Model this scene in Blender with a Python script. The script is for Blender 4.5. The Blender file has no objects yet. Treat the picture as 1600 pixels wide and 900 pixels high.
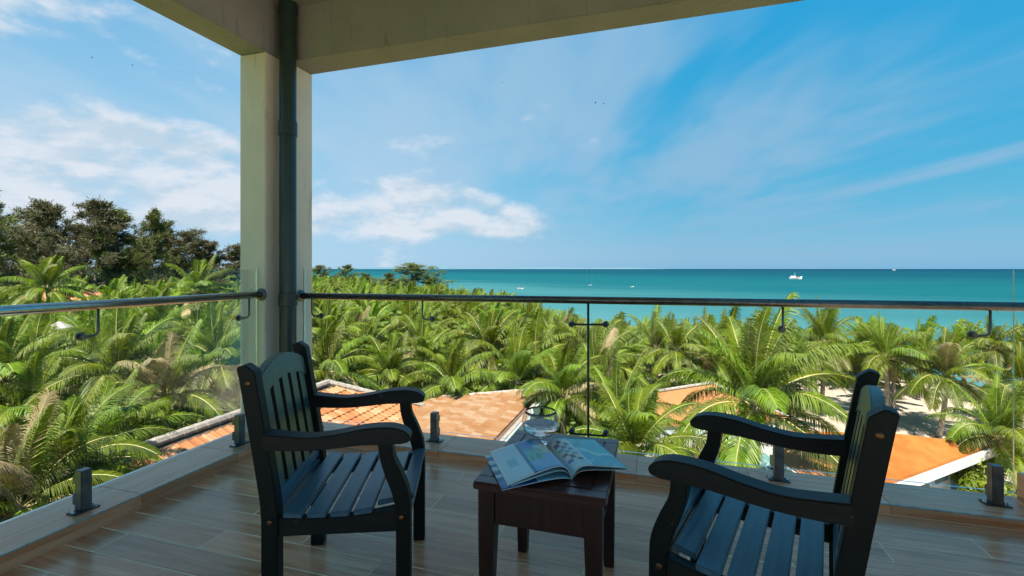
import bpy, bmesh, math, random
from mathutils import Vector, Matrix, noise as mnoise
rad = math.radians
sc = bpy.context.scene
COL = sc.collection

# ------------------------------------------------------------------ camera
CAMP = Vector((2.51, -2.964, 1.25))
YAW = rad(16.7)
FPX = 752.0                                    # focal length in pixels of the 1600 px wide photograph
cam_d = bpy.data.cameras.new('camera')
cam_d.sensor_width = 36.0
cam_d.lens = 36.0 * FPX / 1600.0
cam_d.shift_y = -30.0 / 1600.0
cam_d.clip_start = 0.05
cam_d.clip_end = 40000
cam = bpy.data.objects.new('camera', cam_d)
COL.objects.link(cam)
cam.location = CAMP
cam.rotation_euler = (rad(90), 0, YAW)
sc.camera = cam
FW = Vector((-math.sin(YAW), math.cos(YAW), 0))
RT = Vector((math.cos(YAW), math.sin(YAW), 0))


def at(u, v, d):
    """world point seen at (u, v) of the 1600 px photograph at distance d along the view axis"""
    return CAMP + d * (FW + (u - 800) / FPX * RT + (420 - v) / FPX * Vector((0, 0, 1)))


# ------------------------------------------------------------------ light
SUN_AZ = math.atan2(0.10, -0.995)               # from +Y towards +X
SUN_EL = rad(57)
SKY_STRENGTH = 0.126
SUN_STRENGTH = 3.2
EXPOSURE = 2.0

sun_d = bpy.data.lights.new('sun', 'SUN')
sun_d.energy = SUN_STRENGTH
sun_d.angle = rad(0.53)
sun_d.color = (1.0, 0.94, 0.84)
sun = bpy.data.objects.new('sun', sun_d)
COL.objects.link(sun)
sdir = Vector((math.sin(SUN_AZ) * math.cos(SUN_EL), math.cos(SUN_AZ) * math.cos(SUN_EL), math.sin(SUN_EL)))
sun.rotation_euler = sdir.to_track_quat('Z', 'Y').to_euler()
sun.location = (0, 0, 60)

sc.view_settings.view_transform = 'Standard'
sc.view_settings.look = 'None'
sc.view_settings.gamma = 1.0
sc.view_settings.use_curve_mapping = False
sc.view_settings.exposure = EXPOSURE
sc.render.engine = 'CYCLES'
sc.cycles.use_denoising = True
sc.cycles.max_bounces = 10
sc.cycles.diffuse_bounces = 4
sc.cycles.glossy_bounces = 4
sc.cycles.transmission_bounces = 8
sc.cycles.transparent_max_bounces = 24
sc.cycles.sample_clamp_indirect = 6.0
sc.cycles.caustics_reflective = False
sc.cycles.caustics_refractive = False


class NT:
    """tiny helper to write node trees"""
    def __init__(self, tree):
        self.t = tree

    def n(self, kind, **kw):
        nd = self.t.nodes.new(kind)
        for k, v in kw.items():
            setattr(nd, k, v)
        return nd

    def link(self, a, b):
        self.t.links.new(a, b)

    def put(self, sock, v):
        if hasattr(v, 'is_output') or isinstance(v, bpy.types.NodeSocket):
            self.link(v, sock)
        else:
            sock.default_value = v

    def math(self, op, a, b=0.0, c=None, clamp=False):
        nd = self.n('ShaderNodeMath', operation=op, use_clamp=clamp)
        self.put(nd.inputs[0], a)
        self.put(nd.inputs[1], b)
        if c is not None:
            self.put(nd.inputs[2], c)
        return nd.outputs[0]

    def vmath(self, op, a, b=(0, 0, 0)):
        nd = self.n('ShaderNodeVectorMath', operation=op)
        self.put(nd.inputs[0], a)
        if op == 'SCALE':
            self.put(nd.inputs[3], b)
        else:
            self.put(nd.inputs[1], b)
        return nd.outputs['Value'] if op in ('DOT_PRODUCT', 'LENGTH') else nd.outputs[0]

    def step(self, x, lo, hi, a=0.0, b=1.0):
        nd = self.n('ShaderNodeMapRange', interpolation_type='SMOOTHSTEP')
        self.put(nd.inputs[0], x)
        for i, v in enumerate((lo, hi, a, b)):
            self.put(nd.inputs[1 + i], v)
        return nd.outputs[0]

    def noise(self, vec, scale, detail=4.0, rough=0.55, dist=0.0):
        nd = self.n('ShaderNodeTexNoise')
        if vec is not None:
            self.link(vec, nd.inputs['Vector'])
        nd.inputs['Scale'].default_value = scale
        nd.inputs['Detail'].default_value = detail
        nd.inputs['Roughness'].default_value = rough
        nd.inputs['Distortion'].default_value = dist
        return nd.outputs['Fac']

    def mix(self, fac, a, b, blend='MIX'):
        nd = self.n('ShaderNodeMix', data_type='RGBA', blend_type=blend)
        self.put(nd.inputs[0], fac)
        for s, v in ((6, a), (7, b)):
            if isinstance(v, (tuple, list)):
                nd.inputs[s].default_value = (*v[:3], 1)
            else:
                self.link(v, nd.inputs[s])
        return nd.outputs[2]

    def scalev(self, vec, s, off=(0, 0, 0)):
        nd = self.n('ShaderNodeMapping')
        self.link(vec, nd.inputs[0])
        nd.inputs['Scale'].default_value = s
        nd.inputs['Location'].default_value = off
        return nd.outputs[0]


# ------------------------------------------------------------------ sky
W = bpy.data.worlds.new('World')
sc.world = W
W.use_nodes = True
W.node_tree.nodes.clear()
w = NT(W.node_tree)
sky = w.n('ShaderNodeTexSky', sky_type='NISHITA')
sky.sun_disc = False
sky.sun_elevation = SUN_EL
sky.sun_rotation = SUN_AZ
sky.altitude = 0
sky.air_density = 1.0
sky.dust_density = 0.5
sky.ozone_density = 3.0
tc = w.n('ShaderNodeTexCoord')
dirv = tc.outputs['Generated']
sep = w.n('ShaderNodeSeparateXYZ')
w.link(dirv, sep.inputs[0])
dz = sep.outputs['Z']
sc3 = w.n('ShaderNodeSeparateColor')
w.link(sky.outputs[0], sc3.inputs[0])
cc3 = w.n('ShaderNodeCombineColor')
w.put(cc3.inputs[0], w.math('MULTIPLY', w.math('POWER', sc3.outputs[0], 1.3), 0.050))
w.put(cc3.inputs[1], w.math('MULTIPLY', w.math('POWER', sc3.outputs[1], 0.283), 0.60))
w.put(cc3.inputs[2], w.math('MULTIPLY', w.math('POWER', sc3.outputs[2], 0.05), 1.32))
base = cc3.outputs[0]
# angular coordinates: how far left of / along the view of the bay
left = w.vmath('DOT_PRODUCT', dirv, (-0.93, 0.36, 0))       # 1 = straight left of the bay
zpos = w.math('MAXIMUM', dz, 0.02)
# high thin streaks (parallel bands on a flat layer)
inv = w.math('DIVIDE', 1.0, w.math('ADD', zpos, 0.06))
plane = w.vmath('SCALE', dirv, inv)
q1 = w.vmath('DOT_PRODUCT', plane, (-0.30, 0.954, 0))
q2 = w.vmath('DOT_PRODUCT', plane, (0.954, 0.30, 0))
cv = w.n('ShaderNodeCombineXYZ')
w.put(cv.inputs[0], w.math('MULTIPLY', q1, 0.16))
w.put(cv.inputs[1], w.math('MULTIPLY', q2, 0.40))
st1 = w.noise(w.scalev(cv.outputs[0], (1, 1, 1), (3.1, 0.35, 0)), 1.5, 4, 0.55, 0.35)
st2 = w.noise(w.scalev(cv.outputs[0], (1, 1, 1), (7.3, 2.2, 1)), 5.0, 3, 0.6, 0.5)
streak = w.step(w.math('ADD', st1, w.math('MULTIPLY', w.math('SUBTRACT', st2, 0.5), 0.22)), 0.43, 0.64)
streak = w.math('MULTIPLY', streak, w.step(dz, 0.03, 0.2, 0.45, 0.9))
c1 = w.mix(streak, base, (0.54, 1.0, 1.44))
# milky veil towards the left and the horizon
veil = w.math('MULTIPLY', w.step(left, 0.25, 0.98), w.step(dz, 0.75, 0.05, 0.0, 0.62))
c2 = w.mix(veil, c1, (1.1, 1.5, 1.85))
# heaped clouds low over the land and the bay
stretch = w.scalev(dirv, (1, 1, 2.1), (0.13, 0.0, 0.0))
n1 = w.noise(stretch, 4.2, 7, 0.56, 0.15)
n2 = w.noise(stretch, 13.0, 5, 0.6, 0.2)
cn = w.math('ADD', n1, w.math('MULTIPLY', w.math('SUBTRACT', n2, 0.5), 0.22))
topz = w.n('ShaderNodeMapRange')
w.link(left, topz.inputs[0])
for i_, v_ in enumerate((0.45, 0.90, 0.10, 0.25)):
    topz.inputs[1 + i_].default_value = v_
topz = topz.outputs[0]
band = w.math('MULTIPLY', w.step(dz, 0.03, 0.085), w.math('SUBTRACT', 1.0, w.step(w.math('SUBTRACT', dz, topz), -0.05, 0.03)))
side = w.step(left, 0.30, 0.78)
bias = w.math('MULTIPLY', w.math('MULTIPLY', band, side), 0.255)
hi = w.math('MULTIPLY', w.math('MULTIPLY', w.step(dz, 0.27, 0.33), w.step(dz, 0.46, 0.38)), w.step(left, 0.78, 0.95))
bias = w.math('ADD', bias, w.math('MULTIPLY', hi, 0.13))
bias = w.math('SUBTRACT', bias, w.math('MULTIPLY', w.step(left, 0.5, 0.2), 0.2))
dens = w.step(w.math('ADD', cn, bias), 0.585, 0.77)
dens = w.math('MULTIPLY', dens, 0.86)
above = w.noise(w.scalev(dirv, (1, 1, 2.1), (0.13, 0.0, 0.045)), 4.2, 7, 0.56, 0.15)
lit = w.step(w.math('SUBTRACT', n1, above), -0.07, 0.06)
ccol = w.mix(lit, (1.12, 1.36, 1.58), (1.55, 1.64, 1.78))
c3 = w.mix(dens, c2, ccol)
bg = w.n('ShaderNodeBackground')
w.link(c3, bg.inputs['Color'])
bg.inputs['Strength'].default_value = SKY_STRENGTH
wo = w.n('ShaderNodeOutputWorld')
w.link(bg.outputs[0], wo.inputs['Surface'])


# ------------------------------------------------------------------ materials
def mat(name):
    m = bpy.data.materials.new(name)
    m.use_nodes = True
    m.node_tree.nodes.clear()
    t = NT(m.node_tree)
    out = t.n('ShaderNodeOutputMaterial')
    return m, t, out


def principled(t, out, color, rough=0.5, spec=0.5, metal=0.0, coat=0.0, coat_rough=0.1, bump=None, bump_d=0.002, bump_s=0.5):
    p = t.n('ShaderNodeBsdfPrincipled')
    t.put(p.inputs['Base Color'], (*color, 1) if isinstance(color, tuple) else color)
    t.put(p.inputs['Roughness'], rough)
    p.inputs['Specular IOR Level'].default_value = spec
    p.inputs['Metallic'].default_value = metal
    p.inputs['Coat Weight'].default_value = coat
    p.inputs['Coat Roughness'].default_value = coat_rough
    if bump is not None:
        b = t.n('ShaderNodeBump')
        b.inputs['Strength'].default_value = bump_s
        b.inputs['Distance'].default_value = bump_d
        t.link(bump, b.inputs['Height'])
        t.link(b.outputs[0], p.inputs['Normal'])
    t.link(p.outputs[0], out.inputs['Surface'])
    return p


def objco(t):
    return t.n('ShaderNodeTexCoord').outputs['Object']


def objrand(t):
    return t.n('ShaderNodeObjectInfo').outputs['Random']


def plain(name, a, b, scale=6.0, rough=0.6, spec=0.4, metal=0.0, bump=0.0, coat=0.0, stretch=(1, 1, 1), detail=5):
    m, t, out = mat(name)
    v = t.scalev(objco(t), stretch)
    f = t.noise(v, scale, detail, 0.6)
    c = t.mix(t.step(f, 0.3, 0.7), a, b)
    principled(t, out, c, rough, spec, metal, coat, bump=f if bump else None, bump_d=bump)
    return m


def wood_tile_mat(name, cols, axis=0, rough=0.25, spec=0.6, scale=1.0):
    """glazed wood-look tile: long streaks along one axis, each tile shifted by its own random number"""
    m, t, out = mat(name)
    r = objrand(t)
    g = t.n('ShaderNodeNewGeometry').outputs['Position']
    off = t.n('ShaderNodeCombineXYZ')
    t.put(off.inputs[0], t.math('MULTIPLY', r, 31.0))
    t.put(off.inputs[1], t.math('MULTIPLY', r, 17.0))
    t.put(off.inputs[2], t.math('MULTIPLY', r, 9.0))
    v = t.vmath('ADD', g, off.outputs[0])
    s = [26 * scale, 26 * scale, 26 * scale]
    s[axis] = 1.5 * scale
    f1 = t.noise(t.scalev(v, tuple(s)), 1.0, 6, 0.62, 0.8)
    s2 = [90, 90, 90]
    s2[axis] = 3.0
    f2 = t.noise(t.scalev(v, tuple(s2)), 1.0, 4, 0.6, 0.3)
    f3 = t.noise(v, 3.0, 3, 0.5)
    c = t.mix(t.step(f1, 0.32, 0.68), cols[0], cols[1])
    c = t.mix(t.math('MULTIPLY', t.step(f2, 0.48, 0.70), 0.5), c, cols[2])
    hsv = t.n('ShaderNodeHueSaturation')
    t.put(hsv.inputs['Value'], t.math('ADD', 0.66, t.math('ADD', t.math('MULTIPLY', r, 0.42), t.math('MULTIPLY', f3, 0.26))))
    t.link(c, hsv.inputs['Color'])
    rr = t.math('ADD', rough, t.math('MULTIPLY', t.math('SUBTRACT', f1, 0.5), 0.25))
    p = principled(t, out, hsv.outputs[0], rr, spec, bump=f2, bump_d=0.0006, bump_s=0.35)
    p.inputs['IOR'].default_value = 1.55
    p.inputs['Specular Tint'].default_value = (1.0, 0.86, 0.74, 1)
    return m


def leaf_mat(name, dark, light, trans, gloss=0.08, hue=0.03, amount=0.42):
    m, t, out = mat(name)
    r = objrand(t)
    g = t.n('ShaderNodeNewGeometry').outputs['Position']
    f = t.noise(g, 1.3, 3, 0.6)
    c = t.mix(t.step(f, 0.3, 0.72), dark, light)
    hsv = t.n('ShaderNodeHueSaturation')
    t.put(hsv.inputs['Hue'], t.math('ADD', 0.5 - hue / 2, t.math('MULTIPLY', r, hue)))
    t.put(hsv.inputs['Value'], t.math('ADD', 0.78, t.math('MULTIPLY', r, 0.5)))
    t.link(c, hsv.inputs['Color'])
    d = t.n('ShaderNodeBsdfDiffuse')
    t.link(hsv.outputs[0], d.inputs[0])
    tr = t.n('ShaderNodeBsdfTranslucent')
    hs2 = t.mix(1.0, hsv.outputs[0], trans, 'MULTIPLY')
    t.link(hs2, tr.inputs[0])
    mx = t.n('ShaderNodeMixShader')
    mx.inputs[0].default_value = amount
    t.link(d.outputs[0], mx.inputs[1])
    t.link(tr.outputs[0], mx.inputs[2])
    gl = t.n('ShaderNodeBsdfGlossy')
    gl.inputs['Roughness'].default_value = 0.42
    gl.inputs['Color'].default_value = (0.8, 0.8, 0.7, 1)
    m2 = t.n('ShaderNodeMixShader')
    lw = t.n('ShaderNodeFresnel')
    lw.inputs[0].default_value = 1.4
    t.put(m2.inputs[0], t.math('ADD', t.math('MULTIPLY', lw.outputs[0], 0.10), gloss * 0.15))
    t.link(mx.outputs[0], m2.inputs[1])
    t.link(gl.outputs[0], m2.inputs[2])
    t.link(m2.outputs[0], out.inputs['Surface'])
    return m


M = {}
M['tile'] = wood_tile_mat('wood look floor tile', [(0.62, 0.23, 0.105), (0.80, 0.385, 0.22), (0.34, 0.10, 0.04)], 0, 0.22, 0.5)
M['kerb_x'] = wood_tile_mat('kerb tile along front', [(0.72, 0.27, 0.115), (0.88, 0.46, 0.27), (0.44, 0.14, 0.05)], 0, 0.3, 0.5)
M['kerb_y'] = wood_tile_mat('kerb tile along side', [(0.72, 0.27, 0.115), (0.88, 0.46, 0.27), (0.44, 0.14, 0.05)], 1, 0.3, 0.5)
M['grout'] = plain('grout', (0.90, 0.64, 0.40), (0.93, 0.74, 0.52), 30, 0.85, 0.2)
M['bounce_terrace'] = plain('pale bounce floor', (0.40, 0.34, 0.29), (0.48, 0.42, 0.36), 3, 0.7, 0.2)  # invented surface, toned to throw sunlight onto the shaded side
M['trim'] = plain('worn aluminium trim', (0.35, 0.33, 0.3), (0.6, 0.57, 0.52), 40, 0.4, 0.5, 0.3, 0.0005)


def plaster_mat(name, a, b, stain):
    m, t, out = mat(name)
    g = t.n('ShaderNodeNewGeometry').outputs['Position']
    f = t.noise(g, 2.2, 6, 0.6)
    v = t.noise(t.scalev(g, (26, 26, 2.4)), 1.0, 5, 0.65, 0.4)
    s = t.noise(g, 60, 4, 0.6)
    c = t.mix(t.step(f, 0.3, 0.7), a, b)
    c = t.mix(t.math('MULTIPLY', t.step(v, 0.56, 0.72), 0.55), c, stain)
    c = t.mix(t.math('MULTIPLY', t.step(s, 0.66, 0.74), 0.35), c, stain)
    principled(t, out, c, 0.75, 0.3, bump=s, bump_d=0.003, bump_s=0.5)
    return m


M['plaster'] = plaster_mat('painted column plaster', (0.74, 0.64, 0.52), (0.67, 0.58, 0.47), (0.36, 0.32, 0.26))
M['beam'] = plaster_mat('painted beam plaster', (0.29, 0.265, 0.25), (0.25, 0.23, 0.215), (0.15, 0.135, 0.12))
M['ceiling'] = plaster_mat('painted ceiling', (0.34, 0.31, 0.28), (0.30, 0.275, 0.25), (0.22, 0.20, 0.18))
M['wall'] = plaster_mat('painted back wall', (0.80, 0.77, 0.70), (0.74, 0.71, 0.64), (0.5, 0.48, 0.4))
M['pipe'] = plain('dark green pipe paint', (0.012, 0.026, 0.024), (0.02, 0.038, 0.034), 8, 0.32, 0.5)
M['steel'] = plain('brushed stainless steel', (0.42, 0.41, 0.40), (0.55, 0.54, 0.52), 30, 0.24, 0.5, 1.0, stretch=(1, 1, 1))
M['dark_steel'] = plain('dark tarnished steel', (0.11, 0.10, 0.095), (0.16, 0.15, 0.14), 25, 0.36, 0.5, 0.85)
M['rail_dark'] = plain('rail steel with dark reflection', (0.10, 0.09, 0.085), (0.15, 0.14, 0.13), 25, 0.24, 0.5, 0.8)  # same steel, the dim interior's reflection put into its colour
M['post_steel'] = plain('grey glass clamp post', (0.12, 0.115, 0.115), (0.19, 0.18, 0.175), 18, 0.38, 0.5, 0.7)


def paint_mat(name, a, b, rough, axis, spec=0.6, worn=0.0):
    m, t, out = mat(name)
    s = [55, 55, 55]
    s[axis] = 2.5
    f = t.noise(t.scalev(objco(t), tuple(s)), 1.0, 5, 0.65, 0.5)
    c = t.mix(t.step(f, 0.3, 0.75), a, b)
    rr = t.math('ADD', rough, t.math('MULTIPLY', f, 0.2))
    chips = t.step(t.noise(objco(t), 38, 3, 0.6), 0.70, 0.74)
    c = t.mix(t.math('MULTIPLY', chips, worn), c, (0.16, 0.13, 0.10))
    principled(t, out, c, rr, spec, bump=f, bump_d=0.0016, bump_s=0.6)
    return m


M['chair_x'] = paint_mat('black green chair paint', (0.003, 0.005, 0.006), (0.008, 0.011, 0.012), 0.36, 0, 0.3, 0.35)
M['chair_y'] = paint_mat('slat paint with sky sheen', (0.035, 0.095, 0.145), (0.065, 0.15, 0.22), 0.22, 1, 0.6, 0.4)  # chair's dark paint with the blue sky reflection mixed into the colour
M['chair_z'] = paint_mat('green black back paint', (0.003, 0.005, 0.005), (0.007, 0.010, 0.010), 0.4, 2, 0.22, 0.35)
M['chair_b'] = paint_mat('back paint with sheen', (0.035, 0.052, 0.042), (0.075, 0.10, 0.082), 0.27, 2, 0.9, 0.4)  # chair's dark paint, lightened to carry the sheen of the back
M['brass'] = plain('brass bolt', (0.22, 0.11, 0.05), (0.10, 0.055, 0.03), 60, 0.35, 0.5, 0.9)
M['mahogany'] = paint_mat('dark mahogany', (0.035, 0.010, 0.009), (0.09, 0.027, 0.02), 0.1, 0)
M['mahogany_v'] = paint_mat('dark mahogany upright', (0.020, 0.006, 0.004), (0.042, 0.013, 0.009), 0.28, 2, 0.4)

# glass pane: clear sheet with fresnel mirror, green edge
m, t, out = mat('balustrade glass')
tr = t.n('ShaderNodeBsdfTransparent')
tr.inputs[0].default_value = (0.982, 0.994, 0.99, 1)
gl = t.n('ShaderNodeBsdfGlossy')
gl.inputs['Roughness'].default_value = 0.0
fr = t.n('ShaderNodeFresnel')
fr.inputs[0].default_value = 1.45
mx = t.n('ShaderNodeMixShader')
t.put(mx.inputs[0], t.math('MULTIPLY', fr.outputs[0], 0.22))
t.link(tr.outputs[0], mx.inputs[1])
t.link(gl.outputs[0], mx.inputs[2])
t.link(mx.outputs[0], out.inputs['Surface'])
M['glass'] = m
m, t, out = mat('glass edge')
p = principled(t, out, (0.60, 0.86, 0.78), 0.15, 0.6)
p.inputs['Transmission Weight'].default_value = 0.45
M['glass_edge'] = m
m, t, out = mat('clear drinking glass')
p = principled(t, out, (0.97, 0.98, 0.98), 0.0, 0.5)
p.inputs['Transmission Weight'].default_value = 1.0
p.inputs['IOR'].default_value = 1.22
M['goblet'] = m
m, t, out = mat('pale drink')
p = principled(t, out, (0.97, 0.80, 0.74), 0.0, 0.5)
p.inputs['Transmission Weight'].default_value = 1.0
p.inputs['IOR'].default_value = 1.33
M['drink'] = m
m, t, out = mat('printed page')
a = t.n('ShaderNodeAttribute', attribute_name='print')
p = principled(t, out, a.outputs['Color'], 0.2, 0.6)
M['print'] = m
M['paper'] = plain('page edge paper', (0.62, 0.66, 0.68), (0.72, 0.74, 0.75), 200, 0.6, 0.3)

M['frond'] = leaf_mat('palm frond green', (0.070, 0.112, 0.008), (0.165, 0.222, 0.014), (1.7, 1.65, 0.48), hue=0.04)
M['frond_dark'] = leaf_mat('old frond green', (0.05, 0.08, 0.012), (0.11, 0.125, 0.018), (1.5, 1.35, 0.6), hue=0.03)
M['frond_dry'] = leaf_mat('dry frond', (0.21, 0.165, 0.075), (0.36, 0.29, 0.155), (1.0, 0.9, 0.6), amount=0.25)
M['rachis'] = plain('frond midrib', (0.30, 0.27, 0.09), (0.40, 0.34, 0.15), 4, 0.5, 0.4)
M['needle'] = leaf_mat('casuarina needles', (0.052, 0.056, 0.026), (0.16, 0.148, 0.085), (1.1, 1.0, 0.7), gloss=0.05, amount=0.25)
M['needle_green'] = leaf_mat('green casuarina needles', (0.06, 0.085, 0.024), (0.15, 0.17, 0.06), (1.2, 1.1, 0.7), gloss=0.05, amount=0.3)
M['shrub'] = leaf_mat('shrub leaves', (0.10, 0.17, 0.012), (0.24, 0.29, 0.02), (1.4, 1.4, 0.5), amount=0.35)
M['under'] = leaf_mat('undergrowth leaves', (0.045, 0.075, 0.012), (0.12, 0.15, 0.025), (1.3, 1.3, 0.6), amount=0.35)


def trunk_mat(name, a, b):
    m, t, out = mat(name)
    o = objco(t)
    z = t.scalev(o, (0.6, 0.6, 9.0))
    f = t.noise(z, 1.2, 5, 0.65)
    f2 = t.noise(o, 14, 4, 0.6)
    c = t.mix(t.step(t.math('ADD', f, t.math('MULTIPLY', t.math('SUBTRACT', f2, 0.5), 0.4)), 0.35, 0.65), a, b)
    principled(t, out, c, 0.85, 0.2, bump=f, bump_d=0.03, bump_s=0.6)
    return m


M['trunk'] = trunk_mat('palm trunk bark', (0.20, 0.165, 0.125), (0.34, 0.29, 0.23))
M['bark'] = trunk_mat('casuarina bark', (0.10, 0.08, 0.065), (0.20, 0.165, 0.14))


# ground
m, t, out = mat('sandy ground with grass')
g = t.n('ShaderNodeNewGeometry').outputs['Position']
f = t.noise(g, 0.16, 6, 0.6)
f2 = t.noise(g, 1.6, 6, 0.65)
f3 = t.noise(g, 14, 4, 0.6)
sand = t.mix(t.step(f2, 0.3, 0.7), (0.34, 0.27, 0.205), (0.45, 0.37, 0.30))
sand = t.mix(t.math('MULTIPLY', t.step(f3, 0.58, 0.7), 0.4), sand, (0.22, 0.16, 0.1))
grass = t.mix(t.step(f2, 0.35, 0.65), (0.055, 0.085, 0.012), (0.16, 0.22, 0.02))
grass = t.mix(t.math('MULTIPLY', t.step(f3, 0.5, 0.7), 0.5), grass, (0.10, 0.09, 0.035))
toward = t.vmath('DOT_PRODUCT', g, (0.080, 0.045, 0))      # grows towards the beach on the right
mk = t.step(t.math('ADD', toward, t.math('MULTIPLY', t.math('SUBTRACT', f, 0.5), 2.2)), 0.9, 1.7)
principled(t, out, t.mix(mk, grass, sand), 0.95, 0.1, bump=f3, bump_d=0.04)
M['ground'] = m

# sea
m, t, out = mat('turquoise sea water')
g = t.n('ShaderNodeNewGeometry').outputs['Position']
off = t.math('ADD', t.vmath('DOT_PRODUCT', g, (0.64, 0.768, 0)), -69.0)       # metres off the beach line
f = t.noise(t.scalev(g, (0.004, 0.011, 0.01)), 1.0, 5, 0.6, 0.6)
d1 = t.math('ADD', off, t.math('MULTIPLY', t.math('SUBTRACT', f, 0.5), 260.0))
c = t.mix(t.step(d1, -20.0, 200.0), (0.045, 0.15, 0.165), (0.003, 0.075, 0.095))
c = t.mix(t.step(d1, 200.0, 900.0), c, (0.001, 0.046, 0.072))
c = t.mix(t.step(off, 900.0, 5000.0), c, (0.001, 0.027, 0.060))
wv = t.noise(t.scalev(g, (0.5, 1.1, 1.0)), 0.8, 6, 0.62, 0.5)
wl = t.noise(t.scalev(g, (0.02, 0.11, 1.0)), 1.0, 6, 0.65, 0.4)
c = t.mix(t.math('MULTIPLY', t.step(wl, 0.45, 0.75), 0.3), c, (0.035, 0.13, 0.15))
bmp = t.n('ShaderNodeBump')
bmp.inputs['Strength'].default_value = 0.5
bmp.inputs['Distance'].default_value = 0.5
t.link(t.math('ADD', wv, t.math('MULTIPLY', wl, 2.0)), bmp.inputs['Height'])
df = t.n('ShaderNodeBsdfDiffuse')
t.link(c, df.inputs[0])
t.link(bmp.outputs[0], df.inputs['Normal'])
gs = t.n('ShaderNodeBsdfGlossy')
gs.inputs['Roughness'].default_value = 0.35
t.link(bmp.outputs[0], gs.inputs['Normal'])
ms = t.n('ShaderNodeMixShader')
ms.inputs[0].default_value = 0.025
t.link(df.outputs[0], ms.inputs[1])
t.link(gs.outputs[0], ms.inputs[2])
t.link(ms.outputs[0], out.inputs['Surface'])
M['sea'] = m
M['isle'] = plain('far hazy hills', (0.085, 0.16, 0.21), (0.10, 0.18, 0.23), 0.002, 0.95, 0.0)  # blue of the distant air haze painted into the base colour


# roofs and buildings
def roof_mat(name, a, b, pale, spots):
    m, t, out = mat(name)
    r = objrand(t)
    g = t.n('ShaderNodeNewGeometry').outputs['Position']
    f = t.noise(g, 1.1, 6, 0.65)
    f2 = t.noise(g, 9, 5, 0.6)
    c = t.mix(t.step(f, 0.32, 0.68), a, b)
    c = t.mix(t.math('MULTIPLY', t.step(t.math('ADD', t.math('MULTIPLY', r, 0.5), t.math('MULTIPLY', f2, 0.6)), 0.5, 0.8), spots), c, pale)
    hsv = t.n('ShaderNodeHueSaturation')
    t.put(hsv.inputs['Value'], t.math('ADD', 0.88, t.math('MULTIPLY', r, 0.24)))
    t.link(c, hsv.inputs['Color'])
    principled(t, out, hsv.outputs[0], 0.8, 0.25, bump=f2, bump_d=0.01)
    return m


M['tile_clay'] = roof_mat('clay roof tile', (0.33, 0.115, 0.04), (0.42, 0.18, 0.075), (0.44, 0.26, 0.15), 0.5)
M['tile_pale'] = roof_mat('bleached clay roof tile', (0.255, 0.115, 0.042), (0.28, 0.145, 0.065), (0.27, 0.19, 0.125), 0.7)
M['roof_orange'] = roof_mat('smooth orange roof', (0.29, 0.085, 0.012), (0.36, 0.13, 0.025), (0.30, 0.17, 0.09), 0.5)
M['roof_under'] = plain('dark roof underside', (0.10, 0.06, 0.04), (0.16, 0.10, 0.07), 5, 0.9, 0.1)
M['mortar'] = plain('mortar ridge', (0.24, 0.21, 0.18), (0.36, 0.32, 0.28), 8, 0.9, 0.2, bump=0.01)
M['white'] = plain('white painted board', (0.42, 0.44, 0.44), (0.54, 0.56, 0.56), 5, 0.6, 0.3)
M['teal_board'] = plain('weathered pale green board', (0.27, 0.37, 0.35), (0.45, 0.52, 0.49), 7, 0.7, 0.3)
M['house_wall'] = plain('pale house wall', (0.40, 0.46, 0.48), (0.48, 0.54, 0.55), 2, 0.8, 0.2)
M['window'] = plain('dark window glass', (0.10, 0.17, 0.19), (0.14, 0.22, 0.24), 2, 0.08, 0.6)
M['concrete'] = plain('grey concrete', (0.30, 0.28, 0.25), (0.44, 0.41, 0.37), 1.5, 0.9, 0.2, bump=0.01)
M['rust'] = roof_mat('rusty roof sheet', (0.34, 0.13, 0.045), (0.48, 0.20, 0.07), (0.2, 0.09, 0.04), 0.6)
M['metal_white'] = plain('off white metal', (0.55, 0.55, 0.52), (0.66, 0.66, 0.63), 5, 0.45, 0.4)
M['black_metal'] = plain('black metal', (0.02, 0.02, 0.02), (0.04, 0.04, 0.04), 9, 0.5, 0.4)
M['thatch'] = plain('grey weathered thatch', (0.27, 0.25, 0.24), (0.42, 0.40, 0.38), 9, 0.95, 0.1, bump=0.05, stretch=(1, 1, 0.3))
M['red_roof'] = roof_mat('distant red roof', (0.48, 0.17, 0.08), (0.55, 0.24, 0.13), (0.6, 0.4, 0.3), 0.3)
M['bird'] = plain('dark bird', (0.02, 0.02, 0.025), (0.04, 0.04, 0.045), 9, 0.8, 0.2)
M['hull'] = plain('white boat hull', (0.7, 0.7, 0.68), (0.8, 0.8, 0.78), 2, 0.5, 0.4)
M['hull_red'] = plain('red brown boat deck', (0.45, 0.14, 0.06), (0.55, 0.2, 0.1), 2, 0.6, 0.3)
M['blue_tarp'] = plain('faded blue green sheet', (0.10, 0.20, 0.20), (0.18, 0.28, 0.27), 4, 0.6, 0.3, bump=0.02)


# ------------------------------------------------------------------ object helpers
def link(o, parent=None):
    COL.objects.link(o)
    if parent is not None:
        o.parent = parent
    return o


def thing(name, label, cat, loc=(0, 0, 0), rz=0.0, group=None):
    o = bpy.data.objects.new(name, None)
    o.empty_display_size = 0.2
    o.location = loc
    o.rotation_euler = (0, 0, rz)
    o['label'] = label
    o['category'] = cat
    if group:
        o['group'] = group
    return link(o)


def tag(o, label, cat, group=None):
    o['label'] = label
    o['category'] = cat
    if group:
        o['group'] = group
    return o


def structure(o):
    o['kind'] = 'structure'
    return o


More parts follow.
